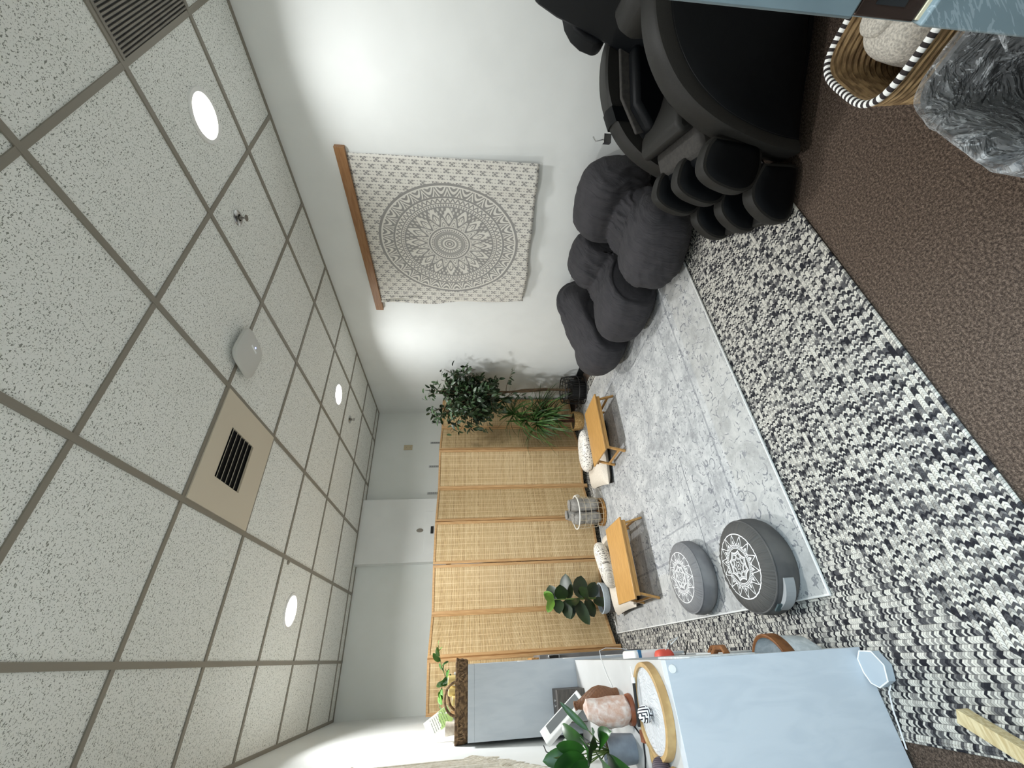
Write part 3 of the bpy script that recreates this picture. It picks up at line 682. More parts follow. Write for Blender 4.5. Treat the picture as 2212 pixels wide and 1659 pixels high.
foot = [(.03, .185), (.06, .20), (.11, .225), (.165, .228), (.20, .21), (.24, .165), (.268, .11), (.272, .05), (.26, .028), (.20, .021), (.03, .021)]
def pad(name, poly, x0, x1):
    P = smoothp(resamp(poly + [poly[0]], 48), 2)[:-1]; c = sum(P, V((0, 0))) / len(P); xm = (x0 + x1) / 2; hw = (x1 - x0) / 2
    def ring(s, xx): return [(xx, c.x + (p.x - c.x) * s, c.y + (p.y - c.y) * s) for p in P]
    o = obj(name, MB().rings([ring(.88, xm - hw), ring(.97, xm - hw * .92), ring(1., xm - hw * .6), ring(1., xm + hw * .6), ring(.97, xm + hw * .92), ring(.88, xm + hw)], False, False), 'grey_leather', mc)
    mb = MB()
    for sg in (-1, 1):
        mb.rings([ring(.89, xm + sg * hw * .98), ring(.82, xm + sg * (hw + .006)), ring(.6, xm + sg * (hw + .014)), ring(.3, xm + sg * (hw + .017)), ring(.0005, xm + sg * (hw + .018))], False, False)
    obj('pad_face', mb, 'black_leather', o)
for x0, x1 in ((.035, .105), (.255, .325), (.475, .545)): pad('calf_pad', calf, x0, x1)
for x0, x1 in ((.035, .105), (.255, .325), (.475, .545)): pad('foot_pad', foot, x0, x1)
obj('calf_backboard', MB().ext([(-.06, .20), (-.05, .41), (.0, .40), (.02, .20)], YZ, .06, .52), 'black_leather', mc, bevel=.015)
obj('foot_plate', MB().ext([(.02, .020), (.02, .14), (.10, .13), (.19, .06), (.25, .055), (.25, .020)], YZ, .05, .53), 'grey_leather', mc, bevel=.012)
ph = obj('arm_strap', MB().rings([[(.535, yv, .57), (.535, yv, .700 + dz), (.60, yv, .712 + dz), (.672, yv, .700 + dz), (.674, yv, .57)] for yv, dz in ((-.37, .012), (-.30, -.018))], False, False, open_ring=True), 'black_leather', mc)
obj('remote_holder', MB().bb((.655, -.285, .665), (.685, -.24, .705)).tube([(.67, -.26, .70), (.675, -.25, .745), (.68, -.275, .76)], .004, 6), 'chrome', mc)

# ------------------------------------------------------------------ basket, blanket, bin near the door
def rrect(cx, cy, hx, hy, z, n=48, e=.55):
    L = []
    for k in range(n):
        a = 2 * PI * k / n; c, s = math.cos(a), math.sin(a); L.append(V((cx + hx * math.copysign(abs(c) ** e, c), cy + hy * math.copysign(abs(s) ** e, s), z)))
    return L
def resamp3(P, n):
    L = [0]
    for a, b in zip(P, P[1:]): L.append(L[-1] + (b - a).length)
    out = []; k = 0
    for i in range(n):
        q = L[-1] * i / (n - 1)
        while k < len(P) - 2 and L[k + 1] < q: k += 1
        out.append(P[k].lerp(P[k + 1], (q - L[k]) / max(1e-9, L[k + 1] - L[k])))
    return out
bc = (1.335, .275)
tb = thing('seagrass_basket', 'seagrass basket with black and white striped rim near the doorway', 'basket', (bc[0], bc[1], 0))
def saddle(z, k): return z + .0 * k
mb = MB(tb.location); N = 19
for i in range(N):
    t_ = i / (N - 1); mb.tube(rrect(bc[0], bc[1], (.118 + .036 * t_), .112 + .030 * t_, .012 + .315 * t_, 48), .0100, 8, True)
mb.ext([(p.x, p.y) for p in rrect(bc[0], bc[1], .118, .112, 0)], lambda u, v, w: (u, v, w), .002, .014)
obj('body', mb, 'seagrass', tb)
rim = rrect(bc[0], bc[1], .157, .145, .336, 400); rim = [V(p).to_3d() for p in resamp3(rim + [rim[0]], 113)[:-1]]
obj('rim', MB(tb.location).tube(rim, .0095, 10, True, mis=[k % 2 for k in range(112)]), ['rim_white', 'rim_black'], tb)
mb = MB((1.35, .255, .15)); mb.ell((1.353, .250, .235), (.112, .100, .105), 32, 0, Euler((.1, .15, .2)).to_matrix(), .75).ell((1.385, .23, .33), (.07, .075, .03), 24, 0, Euler((.1, .2, .2)).to_matrix(), .8)
tag(obj('folded_blanket', mb, 'heather'), 'fuzzy light grey blanket stuffed in the seagrass basket', 'blanket')
tc = (.915, .238)
tt = thing('waste_bin', 'dark square waste bin with a clear crumpled plastic liner', 'bin', (tc[0], tc[1], 0))
mb = MB(tt.location); mb.rings([rrect(tc[0], tc[1], h[0], h[1], z_, 48, .42) for h, z_ in (((.02, .01), .006), ((.125, .07), .006), ((.165, .108), .345), ((.172, .115), .35), ((.172, .115), .345), ((.168, .111), .34), ((.125, .07), .002), ((.02, .01), .001))], False, True)
obj('bin_body', mb, 'bin_dark', tt)
rs = []
for h, z_, amp in (((.01, .01), .06, .02), ((.06, .03), .055, .02), ((.095, .04), .06, .018), ((.112, .052), .09, .012), ((.122, .068), .16, .011), ((.135, .080), .25, .010), ((.152, .093), .325, .006), ((.168, .110), .352, .004), ((.177, .120), .362, .006), ((.186, .128), .350, .006), ((.188, .130), .27, .014), ((.190, .130), .20, .016)):
    L = rrect(tc[0], tc[1], h[0], h[1], z_, 120, .42)
    rs.append([p + V((amp * noise.noise(p * 26), amp * noise.noise(p * 26 + V((9, 0, 0))), amp * 1.5 * noise.noise(p * 30 + V((0, 7, 0))))) for p in L])
lo_ = obj('liner', MB(tt.location).rings(rs, False, False), 'liner', tt)
obj('gathered_knot', MB(tt.location).ell((1.05, .17, .365), (.03, .022, .02), 16, 0, None, .8).tube([(1.05, .17, .36), (1.03, .19, .34), (1.0, .22, .31)], [.012, .006, .002], 8), 'liner', tt)

tag(obj('wooden_stake', MB((-.264, 1.26, .017)).box((-.264, 1.261, .0365), (.037, .24, .037), Euler((0, 0, -.515)).to_matrix()), 'pale_wood', bevel=.001), 'pale square wooden stick lying on the braided rug edge', 'stick')

# ------------------------------------------------------------------ low tables
def low_table(loc, label):
    t = thing('low_table', label, 'table', loc, 0, 'low bamboo tables')
    w, d, h = .59, .40, .205
    obj('tabletop', MB().bb((-w / 2, -d / 2, h - .014), (w / 2, d / 2, h)), 'bamboo', t, bevel=.003)
    for ya in (-d / 2 + .012, d / 2 - .026): obj('apron', MB().bb((-w / 2 + .02, ya, h - .05), (w / 2 - .02, ya + .014, h - .0145)), 'bamboo', t, bevel=.002)
    for sx in (-1, 1):
        for sy in (-1, 1):
            a = V((sx * (w / 2 - .045), sy * (d / 2 - .04), h - .03)); b = V((sx * (w / 2 + .0), sy * (d / 2 - .04), .0))
            dd = b - a; R = dd.to_track_quat('Z', 'Y').to_matrix()
            l = obj('leg', MB().box((a + b) / 2 + V((0, 0, .003)), (.028, .016, dd.length - .006), R), 'bamboo', t, bevel=.002)
            obj('pivot_screw', MB().ell(a + V((0, sy * .018, .006)), (.005, .002, .005), 8), 'bronze', l)
        a = V((sx * (w / 2 - .012), 0, .06)); obj('leg_brace', MB().box(a, (.014, d - .09, .02)), 'bamboo', t, bevel=.002)
    return t
la = low_table((1.79, 3.44, RUG), 'low bamboo tray table on the right, near the potted plants')
lb = dup(la, (.60, 3.43, RUG), 0, 'low bamboo tray table on the left, near the round cushions')

# ------------------------------------------------------------------ floor cushions
def pillow(mb, c, w, d, h, rz=0, p=4, pinch=.07, n=22):
    R = Matrix.Rotation(rz, 3, 'Z'); c = V(c)
    for sg in (-1, 1):
        def fn(a, b):
            u, v = a * 2 - 1, b * 2 - 1
            t_ = max(0, (1 - abs(u) ** p) * (1 - abs(v) ** p)) ** .5
            return c + R @ V((u * w / 2 * (1 - pinch * (1 - v * v)), v * d / 2 * (1 - pinch * (1 - u * u)), sg * t_ * h / 2))
        mb.grid(fn, n, n)
    return mb
def matcush(loc, w, d, rz, label):
    t = thing('floor_cushion', label, 'cushion', loc, 0, 'cream square floor cushions')
    obj('cover', pillow(MB(), (0, 0, .062), w, d, .12, rz, 5, .03), 'cream_cloth', t, weld=.001)
    obj('underside', pillow(MB(), (0, 0, .022), w * .96, d * .96, .04, rz, 6, .02), 'black_plastic', t, weld=.001)
    return t
matcush((1.73, 3.89, RUG), .66, .54, -.25, 'cream square floor cushion with black underside behind the right low table')
matcush((.62, 3.90, RUG), .70, .52, .05, 'cream square floor cushion behind the left low table')
def topcush(c, r, h, mat, rot, label):
    t = MB(c); R = Euler(rot).to_matrix(); prof = []
    for k in range(13):
        a = -PI / 2 + PI * k / 12; prof.append((max(.002, r * abs(math.cos(a)) ** .55), h / 2 * math.copysign(abs(math.sin(a)) ** .9, a)))
    t.lathe(prof, c, 40, R=R)
    return tag(obj('throw_pillow', t, mat), label, 'pillow', 'round white patterned pillows')
topcush((1.80, 3.93, .195), .225, .13, 'dots', (-.12, .06, .3), 'round white pillow with small grey dots on the right cushion')
topcush((.66, 3.93, .19), .20, .14, 'boho', (-.35, -.12, .2), 'round white pillow with grey tribal print on the left cushion')

def zafu(loc, r, h, side, pr, rz, label, tagpart):
    t = thing('meditation_cushion', label, 'cushion', loc, rz, 'round grey meditation cushions')
    prof = [(r * .3, .003), (r * .86, .004), (r * .97, .03), (r * 1.01, h * .35), (r * 1.0, h * .6), (r * .95, h * .78)]
    obj('side_band', MB().lathe(prof, seg=48, caps=False), side, t)
    N = 96; rs = []
    for q, zz in ((.95, .78), (.88, .88), (.76, .955), (.6, .985), (.4, 1.0), (.2, 1.01), (.01, 1.012)):
        am = .03 * max(0, 1 - abs(q - .85) / .16)
        rs.append([(r * q * math.cos(2 * PI * k / N), r * q * math.sin(2 * PI * k / N), h * zz + h * am * math.sin(k * 2.1 + math.sin(k * .7))) for k in range(N)])
    obj('top_panel', MB().rings(rs, False, False), pr, t)
    obj('seam', MB().tube([(r * .955 * math.cos(2 * PI * k / 48), r * .955 * math.sin(2 * PI * k / 48), h * .78) for k in range(48)], .004, 6, True), side, t)
    if tagpart:
        hd = MB().rings([[((r * 1.02 + o_) * math.cos(a), (r * 1.02 + o_) * math.sin(a), z_) for o_, z_ in ((0, h * .40), (.006 + bow, h * .40), (.006 + bow, h * .68), (0, h * .68))] for a, bow in [(-PI * .97 + i * .08, .012 * math.sin(PI * i / 9)) for i in range(10)]], False, True)
        hh = obj('carry_handle', hd, 'tag_grey', t, smooth=False); obj('maker_tag', MB().rings([[((r * 1.02 + o_) * math.cos(a), (r * 1.02 + o_) * math.sin(a), z_) for o_, z_ in ((.004, h * .66), (.010, h * .66), (.010, h * .80), (.004, h * .80))] for a in (-PI * .97, -PI * .91)], False, True), 'tag_dark', hh, smooth=False)
    return t
zafu((.297, 1.937, RUG), .204, .158, 'velvet_dark', 'zafu_print_dark', .35, 'dark grey velvet meditation cushion with white mandala, nearest the corner', True)
zafu((.348, 2.592, RUG), .202, .132, 'velvet_light', 'zafu_print_light', .1, 'lighter grey meditation cushion with white mandala, by the low table', False)

# ------------------------------------------------------------------ wire basket with rolled blankets
wb = (1.232, 4.235)
tw = thing('wire_basket', 'round wire basket with white rim and straw base holding blankets', 'basket', (wb[0], wb[1], RUG))
o = tw.location
def ringp(r, z, n=36): return [(wb[0] + r * math.cos(2 * PI * k / n), wb[1] + r * math.sin(2 * PI * k / n), z) for k in range(n)]
obj('rim', MB(o).tube(ringp(.166, .315), .0065, 8, True), 'white_wire', tw)
hnd = MB(o).tube([(wb[0] + .166 + .012 * math.sin(a) * 0 + .006, wb[1] + .045 * math.cos(a), .285 + .03 * math.sin(a)) for a in [2 * PI * k / 20 for k in range(20)]], .005, 8, True)
obj('handle', hnd, 'white_wire', tw)
mb = MB(o)
for r, z_ in ((.160, .25), (.156, .19), (.150, .11), (.142, .06)): mb.tube(ringp(r, z_), .0022, 6, True)
for k in range(16):
    a = 2 * PI * k / 16; mb.tube([(wb[0] + r * math.cos(a), wb[1] + r * math.sin(a), z_) for r, z_ in ((.166, .315), (.160, .25), (.150, .11), (.138, .03))], .002, 6)
obj('wires', mb, 'tan_wire', tw)
mb = MB(o)
for k in range(3): mb.tube(ringp(.137 - .002 * k, .034 + .011 * k), .008, 6, True)
mb.lathe([(.01, .030), (.135, .030), (.135, .042), (.01, .042)], (wb[0], wb[1], 0), 30)
obj('straw_base', mb, 'straw', tw)
def roll_blanket(base, top, r, label):
    base, top = V(base), V(top); d = (top - base); R = d.to_track_quat('Z', 'Y').to_matrix(); L = d.length; mb = MB(base)
    rs = []
    for i in range(13):
        t_ = i / 12; cap = .72 if i in (0, 12) else .93 if i in (1, 11) else 1.0
        rs.append([base + R @ V((r * cap * math.cos(a) * (1 + .16 * noise.noise(V((math.cos(a) * 2, t_ * 4, r * 90)))), r * cap * math.sin(a) * (1 + .16 * noise.noise(V((math.sin(a) * 2, t_ * 4, 3)))), t_ * L)) for a in [2 * PI * k / 28 for k in range(28)]])
    mb.rings(rs)
    sp_ = [base + R @ V(((r * .85 - r * .75 * k / 40) * math.cos(k * .42), (r * .85 - r * .75 * k / 40) * math.sin(k * .42), L + .002)) for k in range(38)]
    mb.tube(sp_, r * .13, 6)
    return tag(obj('rolled_blanket', mb, 'grey_knit'), label, 'blanket', 'rolled grey blankets in the wire basket')
roll_blanket((1.296, 4.195, .075), (1.302, 4.205, .385), .068, 'plump rolled grey blanket on the right side of the wire basket')
roll_blanket((1.168, 4.192, .075), (1.150, 4.185, .365), .060, 'rolled grey blanket with spiral end on the left of the wire basket')
roll_blanket((1.232, 4.312, .075), (1.228, 4.318, .40), .061, 'rolled grey blanket standing at the back of the wire basket')

# ------------------------------------------------------------------ plants
fp = (2.715, 4.135)
tf = thing('ficus_tree', 'tall leafy ficus tree in a black wire basket pot', 'plant', (fp[0], fp[1], RUG)); o = tf.location
def fring(r, z, n=32): return [(fp[0] + r * math.cos(2 * PI * k / n), fp[1] + r * math.sin(2 * PI * k / n), z) for k in range(n)]
bk = MB(o)
for r, z_, w_ in ((.162, .292, .006), (.166, .26, .004), (.174, .12, .005), (.172, .033, .006)): bk.tube(fring(r, z_), w_, 6, True)
for k in range(34):
    a = 2 * PI * k / 34; tw_ = .35 * (1 if k % 2 else -1)
    bk.tube([(fp[0] + r * math.cos(a + tw_ * t_), fp[1] + r * math.sin(a + tw_ * t_), z_) for r, z_, t_ in ((.162, .292, 0), (.168, .24, .5), (.173, .18, 1), (.175, .12, 1), (.172, .033, 1))], .003, 5)
obj('pot_basket', bk, 'black_wire', tf)
obj('inner_pot', MB(o).lathe([(.01, .028), (.12, .028), (.14, .20), (.135, .20), (.01, .195)], (fp[0], fp[1], 0), 28), 'black_plastic', tf)
tp = [(fp[0], fp[1], .19), (fp[0] + .01, fp[1] + .0, .5), (fp[0] - .02, fp[1] - .01, .8), (fp[0] - .05, fp[1] - .02, 1.05), (fp[0] - .07, fp[1] - .02, 1.35)]
tk = MB(o).tube(tp, [.017, .015, .014, .012, .009], 10)
for s_ in (0, 1): tk.tube([(p[0] + .016 * math.cos(i * 1.6 + PI * s_), p[1] + .016 * math.sin(i * 1.6 + PI * s_), p[2]) for i, p in enumerate(tp)], .010, 8)
cc_ = V((2.54, 4.07, 1.47))
rnd = random.Random(5); lf = MB(o); ends = []
for b in range(115):
    u = V((rnd.gauss(0, 1), rnd.gauss(0, 1), rnd.gauss(0, 1))).normalized(); s = rnd.uniform(.45, 1.0)
    e = cc_ + V((u.x * .44 - .03, u.y * .36, u.z * .52 + .02)) * s
    if e.z > 1.55: e.x += (e.z - 1.55) * .12
    if e.x > 2.86: e.x = 2.86
    st = V(tp[3]).lerp(V(tp[4]), rnd.random()) if e.z > 1.1 else V(tp[2]).lerp(V(tp[3]), rnd.random())
    mid = (st + e) / 2 + V((0, 0, .05)); tk.tube([st, mid, e], [.005, .0035, .002], 5)
    for k in range(17):
        t_ = rnd.uniform(.35, 1.08); p = st.lerp(mid, t_ * 2) if t_ < .5 else mid.lerp(e, t_ * 2 - 1)
        d = V((rnd.gauss(0, 1), rnd.gauss(0, 1), rnd.gauss(-.25, .7))) + u * .6; d.normalize(); p = p + V((rnd.gauss(0, .03), rnd.gauss(0, .03), rnd.gauss(0, .03)))
        q = p + d * .075
        if q.x > XR - .02 or p.x > XR - .03 or q.y > 4.46: continue
        lf.leaf(p, d, rnd.uniform(.06, .095), rnd.uniform(.030, .044), rnd.uniform(.3, 1.1), rnd.uniform(-1, 1), .2, 4)
for (sx, sy, sz, ex, ey, ez, n_) in ((2.70, 4.02, 1.0, 2.86, 3.92, .93, 9), (2.64, 4.10, .95, 2.56, 4.06, .70, 7), (2.50, 4.0, 1.2, 2.27, 4.0, 1.16, 8)):
    tk.tube([(fp[0] - .04, fp[1] - .02, 1.0), (sx, sy, sz), (ex, ey, ez)], [.004, .003, .0015], 5)
    for k in range(n_):
        p = V((sx, sy, sz)).lerp(V((ex, ey, ez)), k / n_ + .1); lf.leaf(p, (rnd.gauss(0, 1), rnd.gauss(0, .6), rnd.gauss(-.3, .5)), .07, .03, .6, rnd.uniform(-1, 1), .2, 4)
obj('trunk', tk, 'bark', tf); obj('foliage', lf, 'ficus_leaf', tf, fixn=False)

dp = (2.425, 4.40)
td = thing('dracaena_plant', 'dracaena with long narrow arching leaves in a straw pot', 'plant', (dp[0], dp[1], RUG)); o = td.location
obj('pot', MB(o).lathe([(.01, .026), (.10, .026), (.118, .07), (.122, .14), (.118, .15), (.108, .148), (.10, .135), (.01, .13)], (dp[0], dp[1], 0), 30), 'burlap', td)
obj('soil', MB(o).lathe([(.01, .132), (.1, .132), (.1, .137), (.01, .137)], (dp[0], dp[1], 0), 24), 'soil', td)
cn = MB(o); dl = MB(o); rnd = random.Random(11)
for (hx, hy, hz, n_, L, out) in ((2.51, 4.36, .885, 46, .34, (0, 0)), (2.36, 4.33, .60, 60, .40, (-.3, -.2)), (2.50, 4.32, .50, 60, .38, (.3, -.3)), (2.40, 4.34, .76, 26, .34, (-.4, -.1)), (2.44, 4.30, .40, 30, .32, (0, -.5))):
    b = V((dp[0] + (hx - dp[0]) * .25, dp[1] + (hy - dp[1]) * .25, .13)); h = V((hx, hy, hz))
    cn.tube([b, (b + h) / 2 + V((.01, .02, .02)), h], [.011, .010, .009], 8)
    for k in range(n_):
        a = 2.4 * k; e_ = rnd.uniform(-.15, 1.1); d = V((math.cos(a) * math.cos(e_) + out[0] * .5, math.sin(a) * math.cos(e_) * .8 + out[1] * .5, math.sin(e_)))
        ll = L * rnd.uniform(.75, 1.25); tip = h + d.normalized() * ll
        if tip.y > 4.47: d.y = -abs(d.y)
        if tip.x > 2.9: d.x *= .4
        dl.leaf(h + V((0, 0, rnd.uniform(-.03, .03))), d, ll, rnd.uniform(.016, .024), rnd.uniform(.5, 1.9), rnd.uniform(-.4, .4), .3, 8, shape=.25)
obj('canes', cn, 'cane', td); obj('leaves', dl, 'drac_leaf', td, fixn=False)

gp = (.432, 4.345)
tq = thing('fiddle_leaf_plant', 'fiddle leaf plant with big dark leaves in a grey felt pot', 'plant', (gp[0], gp[1], RUG)); o = tq.location
obj('pot', MB(o).lathe([(.01, .026), (.115, .026), (.122, .035), (.128, .13), (.12, .13), (.01, .12)], (gp[0], gp[1], 0), 32), 'felt_grey', tq)
obj('pot_cuff', MB(o).lathe([(.120, .09), (.134, .125), (.137, .165), (.130, .168), (.124, .165), (.118, .10)], (gp[0], gp[1], 0), 36, caps=False), 'felt_blue', tq)
obj('soil', MB(o).lathe([(.005, .10), (.116, .10), (.116, .106), (.005, .108)], (gp[0], gp[1], 0), 24), 'soil', tq)
obj('stem', MB(o).tube([(gp[0], gp[1], .10), (gp[0] + .002, gp[1] - .005, .35), (gp[0] + .008, gp[1], .63)], [.009, .008, .005], 8), 'stem_green', tq)
lf = MB(o); yl = MB(o); rnd = random.Random(3)
for (z_, a, el, L, w_) in ((.22, -2.2, -.3, .14, .07), (.26, -.3, -.2, .16, .09), (.30, 2.9, -.1, .18, .09), (.33, -1.2, .1, .17, .10), (.36, .35, .0, .22, .11), (.40, 3.3, -.15, .26, .085), (.43, -1.9, .25, .18, .10), (.46, .1, .3, .24, .11), (.48, 2.6, .1, .18, .10), (.52, -.8, .45, .17, .10), (.50, 3.6, .2, .20, .08), (.55, 1.1, .5, .15, .09), (.57, -2.6, .35, .15, .08), (.60, .5, .5, .15, .09)):
    d = V((math.cos(a) * math.cos(el), math.sin(a) * math.cos(el) * .55 - .15, math.sin(el)))
    lf.leaf((gp[0] + .004, gp[1], z_), d, L * .95, w_ * 1.75, .35, rnd.uniform(-.5, .5), .22, 8, shape=.62, up=V((rnd.uniform(-.3, .3), -1, rnd.uniform(.1, .6))))
for (z_, a, el, L) in ((.62, .6, .9, .12), (.63, -2.4, .6, .13), (.63, -1.0, .9, .11), (.62, 2.8, .7, .13)):
    yl.leaf((gp[0] + .008, gp[1], z_), (math.cos(a) * math.cos(el), math.sin(a) * math.cos(el) * .6, math.sin(el)), L, .10, .3, rnd.uniform(-.5, .5), .3, 7, shape=.6, up=V((0, -1, .4)))
obj('leaves', lf, 'fiddle_leaf', tq, fixn=False); obj('young_leaves', yl, 'young_leaf', tq, fixn=False)

# ------------------------------------------------------------------ shelf units on the left
LX0, LX1 = -.412, -.036       # unit depth direction
t = thing('cube_shelf', 'low white cube shelf unit with pale side panel, holding the desk items', 'shelf unit', (-.224, 2.37, 0)); o = t.location
y0, y1, H = 1.643, 3.10, .757
obj('side_panel', MB(o).bb((LX0, y0, .0178), (LX1, y0 + .038, H)), 'grey_laminate', t, bevel=.001)
obj('top_board', MB(o).bb((LX0, y0 + .0385, H - .038), (LX1, y1, H)), 'white_laminate', t, bevel=.001)
obj('far_panel', MB(o).bb((LX0, y1 - .038, .0178), (LX1, y1, H - .0385)), 'white_laminate', t, bevel=.001)
obj('bottom_board', MB(o).bb((LX0, y0 + .0385, .0178), (LX1, y1 - .0385, .05)), 'white_laminate', t, bevel=.001)
obj('back_board', MB(o).bb((LX0, y0 + .039, .051), (LX0 + .008, y1 - .039, H - .039)), 'white_laminate', t, smooth=False)
cw = (y1 - y0 - .076) / 4
obj('shelf_board', MB(o).bb((LX0 + .009, y0 + .039, .368), (LX1, y1 - .039, .384)), 'white_laminate', t, smooth=False)
mb = MB(o)
for k in (1, 2, 3): mb.bb((LX0 + .009, y0 + .038 + cw * k - .008, .051), (LX1, y0 + .038 + cw * k + .008, .3675)).bb((LX0 + .009, y0 + .038 + cw * k - .008, .3845), (LX1, y0 + .038 + cw * k + .008, H - .039))
obj('divider', mb, 'white_laminate', t, smooth=False)
obj('cap_cover', MB(o).lathe([(.001, .0), (.012, .0), (.013, -.002), (.012, -.003)], (-.062, y0 - .003, .738), 16, R=Euler((PI / 2, 0, 0)).to_matrix()), 'white_plastic', t)
t = thing('tall_shelf', 'tall pale cube shelf unit beyond the low one, basket on top', 'shelf unit', (-.21, 3.40, 0)); o = t.location
TY0, TY1, TX0, TX1, TH = 3.104, 3.76, -.396, -.024, 1.437
obj('side_panel', MB(o).bb((TX0, TY0, .0178), (TX1, TY0 + .038, TH - .0385)), 'grey_laminate', t, bevel=.001)
obj('top_board', MB(o).bb((TX0, TY0, TH - .038), (TX1, TY1, TH)), 'grey_laminate', t, bevel=.001)
obj('far_panel', MB(o).bb((TX0, TY1 - .038, .0178), (TX1, TY1, TH - .0385)), 'grey_laminate', t, smooth=False)
mb = MB(o)
for z_ in (.0178, .36, .70, 1.05): mb.bb((TX0 + .009, TY0 + .0385, z_), (TX1, TY1 - .0385, z_ + .016))
obj('shelf_board', mb, 'white_laminate', t, smooth=False)
obj('back_board', MB(o).bb((TX0, TY0 + .039, .0178), (TX0 + .008, TY1 - .039, TH - .039)), 'white_laminate', t, smooth=False)
t = thing('filing_cabinet', 'grey metal cabinet with recessed black handle behind the tall shelf', 'cabinet', (-.12, 4.05, 0)); o = t.location
obj('body', MB(o).bb((-.36, 3.90, .0178), (.004, 4.26, .87)), 'cabinet_grey', t, bevel=.004)
hd_ = obj('handle_frame', MB(o).bb((-.027, 3.885, .705), (-.001, 3.8995, .80)), 'chrome', t, bevel=.003)
obj('handle_recess', MB(o).bb((-.024, 3.8835, .715), (-.004, 3.8846, .79)), 'dark_void', hd_, smooth=False)
tag(obj('cardboard_box', MB((-.12, 4.05, .87)).bb((-.33, 3.92, .8705), (-.012, 4.2, .93)), 'straw', bevel=.003), 'tan cardboard box on top of the grey cabinet', 'box')

# things in the low shelf that stick out of its open side
def bin_cube(k, row, label, hz):
    ya = y0 + .038 + cw * k + .02; yb = y0 + .038 + cw * (k + 1) - .02; za = .0515 if row == 0 else .3845; zb_ = za + .255
    t = thing('storage_bin', label, 'bin', (-.2, (ya + yb) / 2, za), 0, 'white storage bins in the low shelf'); o = t.location
    mb = MB(o).bb((LX0 + .03, ya, za), (LX1 + .004, yb, za + .01)).bb((LX0 + .03, ya, za), (LX0 + .04, yb, zb_)).bb((LX1 - .006, ya, za), (LX1 + .004, yb, zb_)).bb((LX0 + .03, ya, za), (LX1 + .004, ya + .01, zb_)).bb((LX0 + .03, yb - .01, za), (LX1 + .004, yb, zb_))
    obj('body', mb, 'white_rope', t, bevel=.004)
    yc = (ya + yb) / 2
    obj('handle', MB(o).tube([(LX1 + .003, yc - .05, zb_ - .05 + hz), (LX1 + .024, yc - .025, zb_ - .055 + hz), (LX1 + .024, yc + .025, zb_ - .055 + hz), (LX1 + .003, yc + .05, zb_ - .05 + hz)], .010, 8, flat=1.4), 'tan_leather', t)
bin_cube(1, 0, 'white bin with leather handle on the bottom shelf, second cube from the door', .02)
bin_cube(0, 1, 'white bin with leather handle on the upper shelf, nearest the pale panel', -.15)
t = thing('rope_basket', 'round white rope basket with brown band beside the low shelf', 'basket', (-.15, 1.90, .0515)); o = t.location
obj('body', MB(o).lathe([(.01, .053), (.12, .053), (.150, .10), (.160, .25), (.152, .252), (.142, .10), (.11, .062), (.01, .06)], (-.135, 1.835, 0), 40, .98, .80), 'white_rope', t)
obj('brown_band', MB(o).lathe([(.160, .205), (.164, .21), (.163, .254), (.158, .256), (.150, .252)], (-.135, 1.835, 0), 40, .98, .80, caps=False), 'tan_leather', t)
t = thing('white_case', 'small white case with blue band sticking out of the shelf', 'case', (-.04, 2.62, .3845)); o = t.location
obj('body', MB(o).bb((-.20, 2.49, .3855), (-.004, 2.69, .572)), 'white_plastic', t, bevel=.015)
obj('blue_band', MB(o).bb((-.19, 2.489, .530), (-.003, 2.691, .548)), 'blue_label', t, bevel=.002)
t = thing('red_pouch', 'small red pouch with white cords sticking out of the shelf', 'pouch', (-.03, 2.40, .3845)); o = t.location
obj('body', MB(o).ell((-.068, 2.435, .4315), (.062, .045, .045), 18, 0, None, .5), 'red_plastic', t)
obj('cord', MB(o).tube([(-.01, 2.38, .44), (.025, 2.37, .42), (.04, 2.38, .36), (.01, 2.4, .40)], .0022, 6), 'cable_white', t)
tag(obj('black_antenna', MB((-.02, 2.30, .385)).tube([(-.05, 2.30, .389), (.022, 2.32, .34)], .003, 6), 'black_wire'), 'thin black stick poking out of the low shelf', 'stick')

# octagonal white hub
t = thing('octagonal_box', 'small pale octagonal box on the rug at the shelf panel foot', 'box', (-.100, 1.598, .0165)); o = t.location
oc = [(-.047, 1.619), (-.049, 1.568), (-.088, 1.541), (-.133, 1.555), (-.152, 1.600), (-.140, 1.628), (-.110, 1.640), (-.070, 1.640)]
ZZ = lambda u, v, w: (u, v, w)
obj('body', MB(o).ext(oc, ZZ, .0166, .046), 'hub_white', t, smooth=False)
obj('top_edge', MB(o).tube([(u, v, .046) for u, v in oc], .0022, 6, True), 'hub_edge', t)
tag(obj('power_cord', MB((-.2, 1.6, .017)).tube([(-.146, 1.575, .024), (-.165, 1.60, .0195), (-.215, 1.617, .0195), (-.26, 1.624, .0195), (-.315, 1.634, .0195)], .0025, 6), 'cable_white'), 'thin white cord running from the octagonal box along the panel', 'cord')

# ------------------------------------------------------------------ things on the low shelf
H += .0003
t = thing('sand_tray', 'round sand drawing tray with wooden rim on the low shelf', 'tray', (-.182, 1.815, H)); o = t.location
c = (-.182, 1.815, H)
obj('rim', MB(o).lathe([(.126, .003), (.126, .030), (.141, .030), (.142, .0), (.12, .0), (.12, .003)], c, 56, caps=False), 'rim_wood', t, bevel=.0015)
obj('sand', MB(o).lathe([(.002, .022), (.1265, .021), (.1265, .004), (.002, .004)], c, 48), 'sand', t)
tag(obj('maze_ball', MB((-.193, 1.812, H + .047)).ell((-.193, 1.812, H + .0475), (.026, .026, .026), 24), 'maze'), 'white ball with black maze lines on the sand tray', 'ball')
t = thing('tray_rake', 'black handled brush with pale bristle tip lying across the rim of the sand tray', 'brush', (-.15, 1.91, H + .03)); o = t.location
zr = H + .0375
obj('handle', MB(o).tube([(-.108, 1.905, zr), (-.24, 1.932, zr)], .006, 8), 'black_plastic', t)
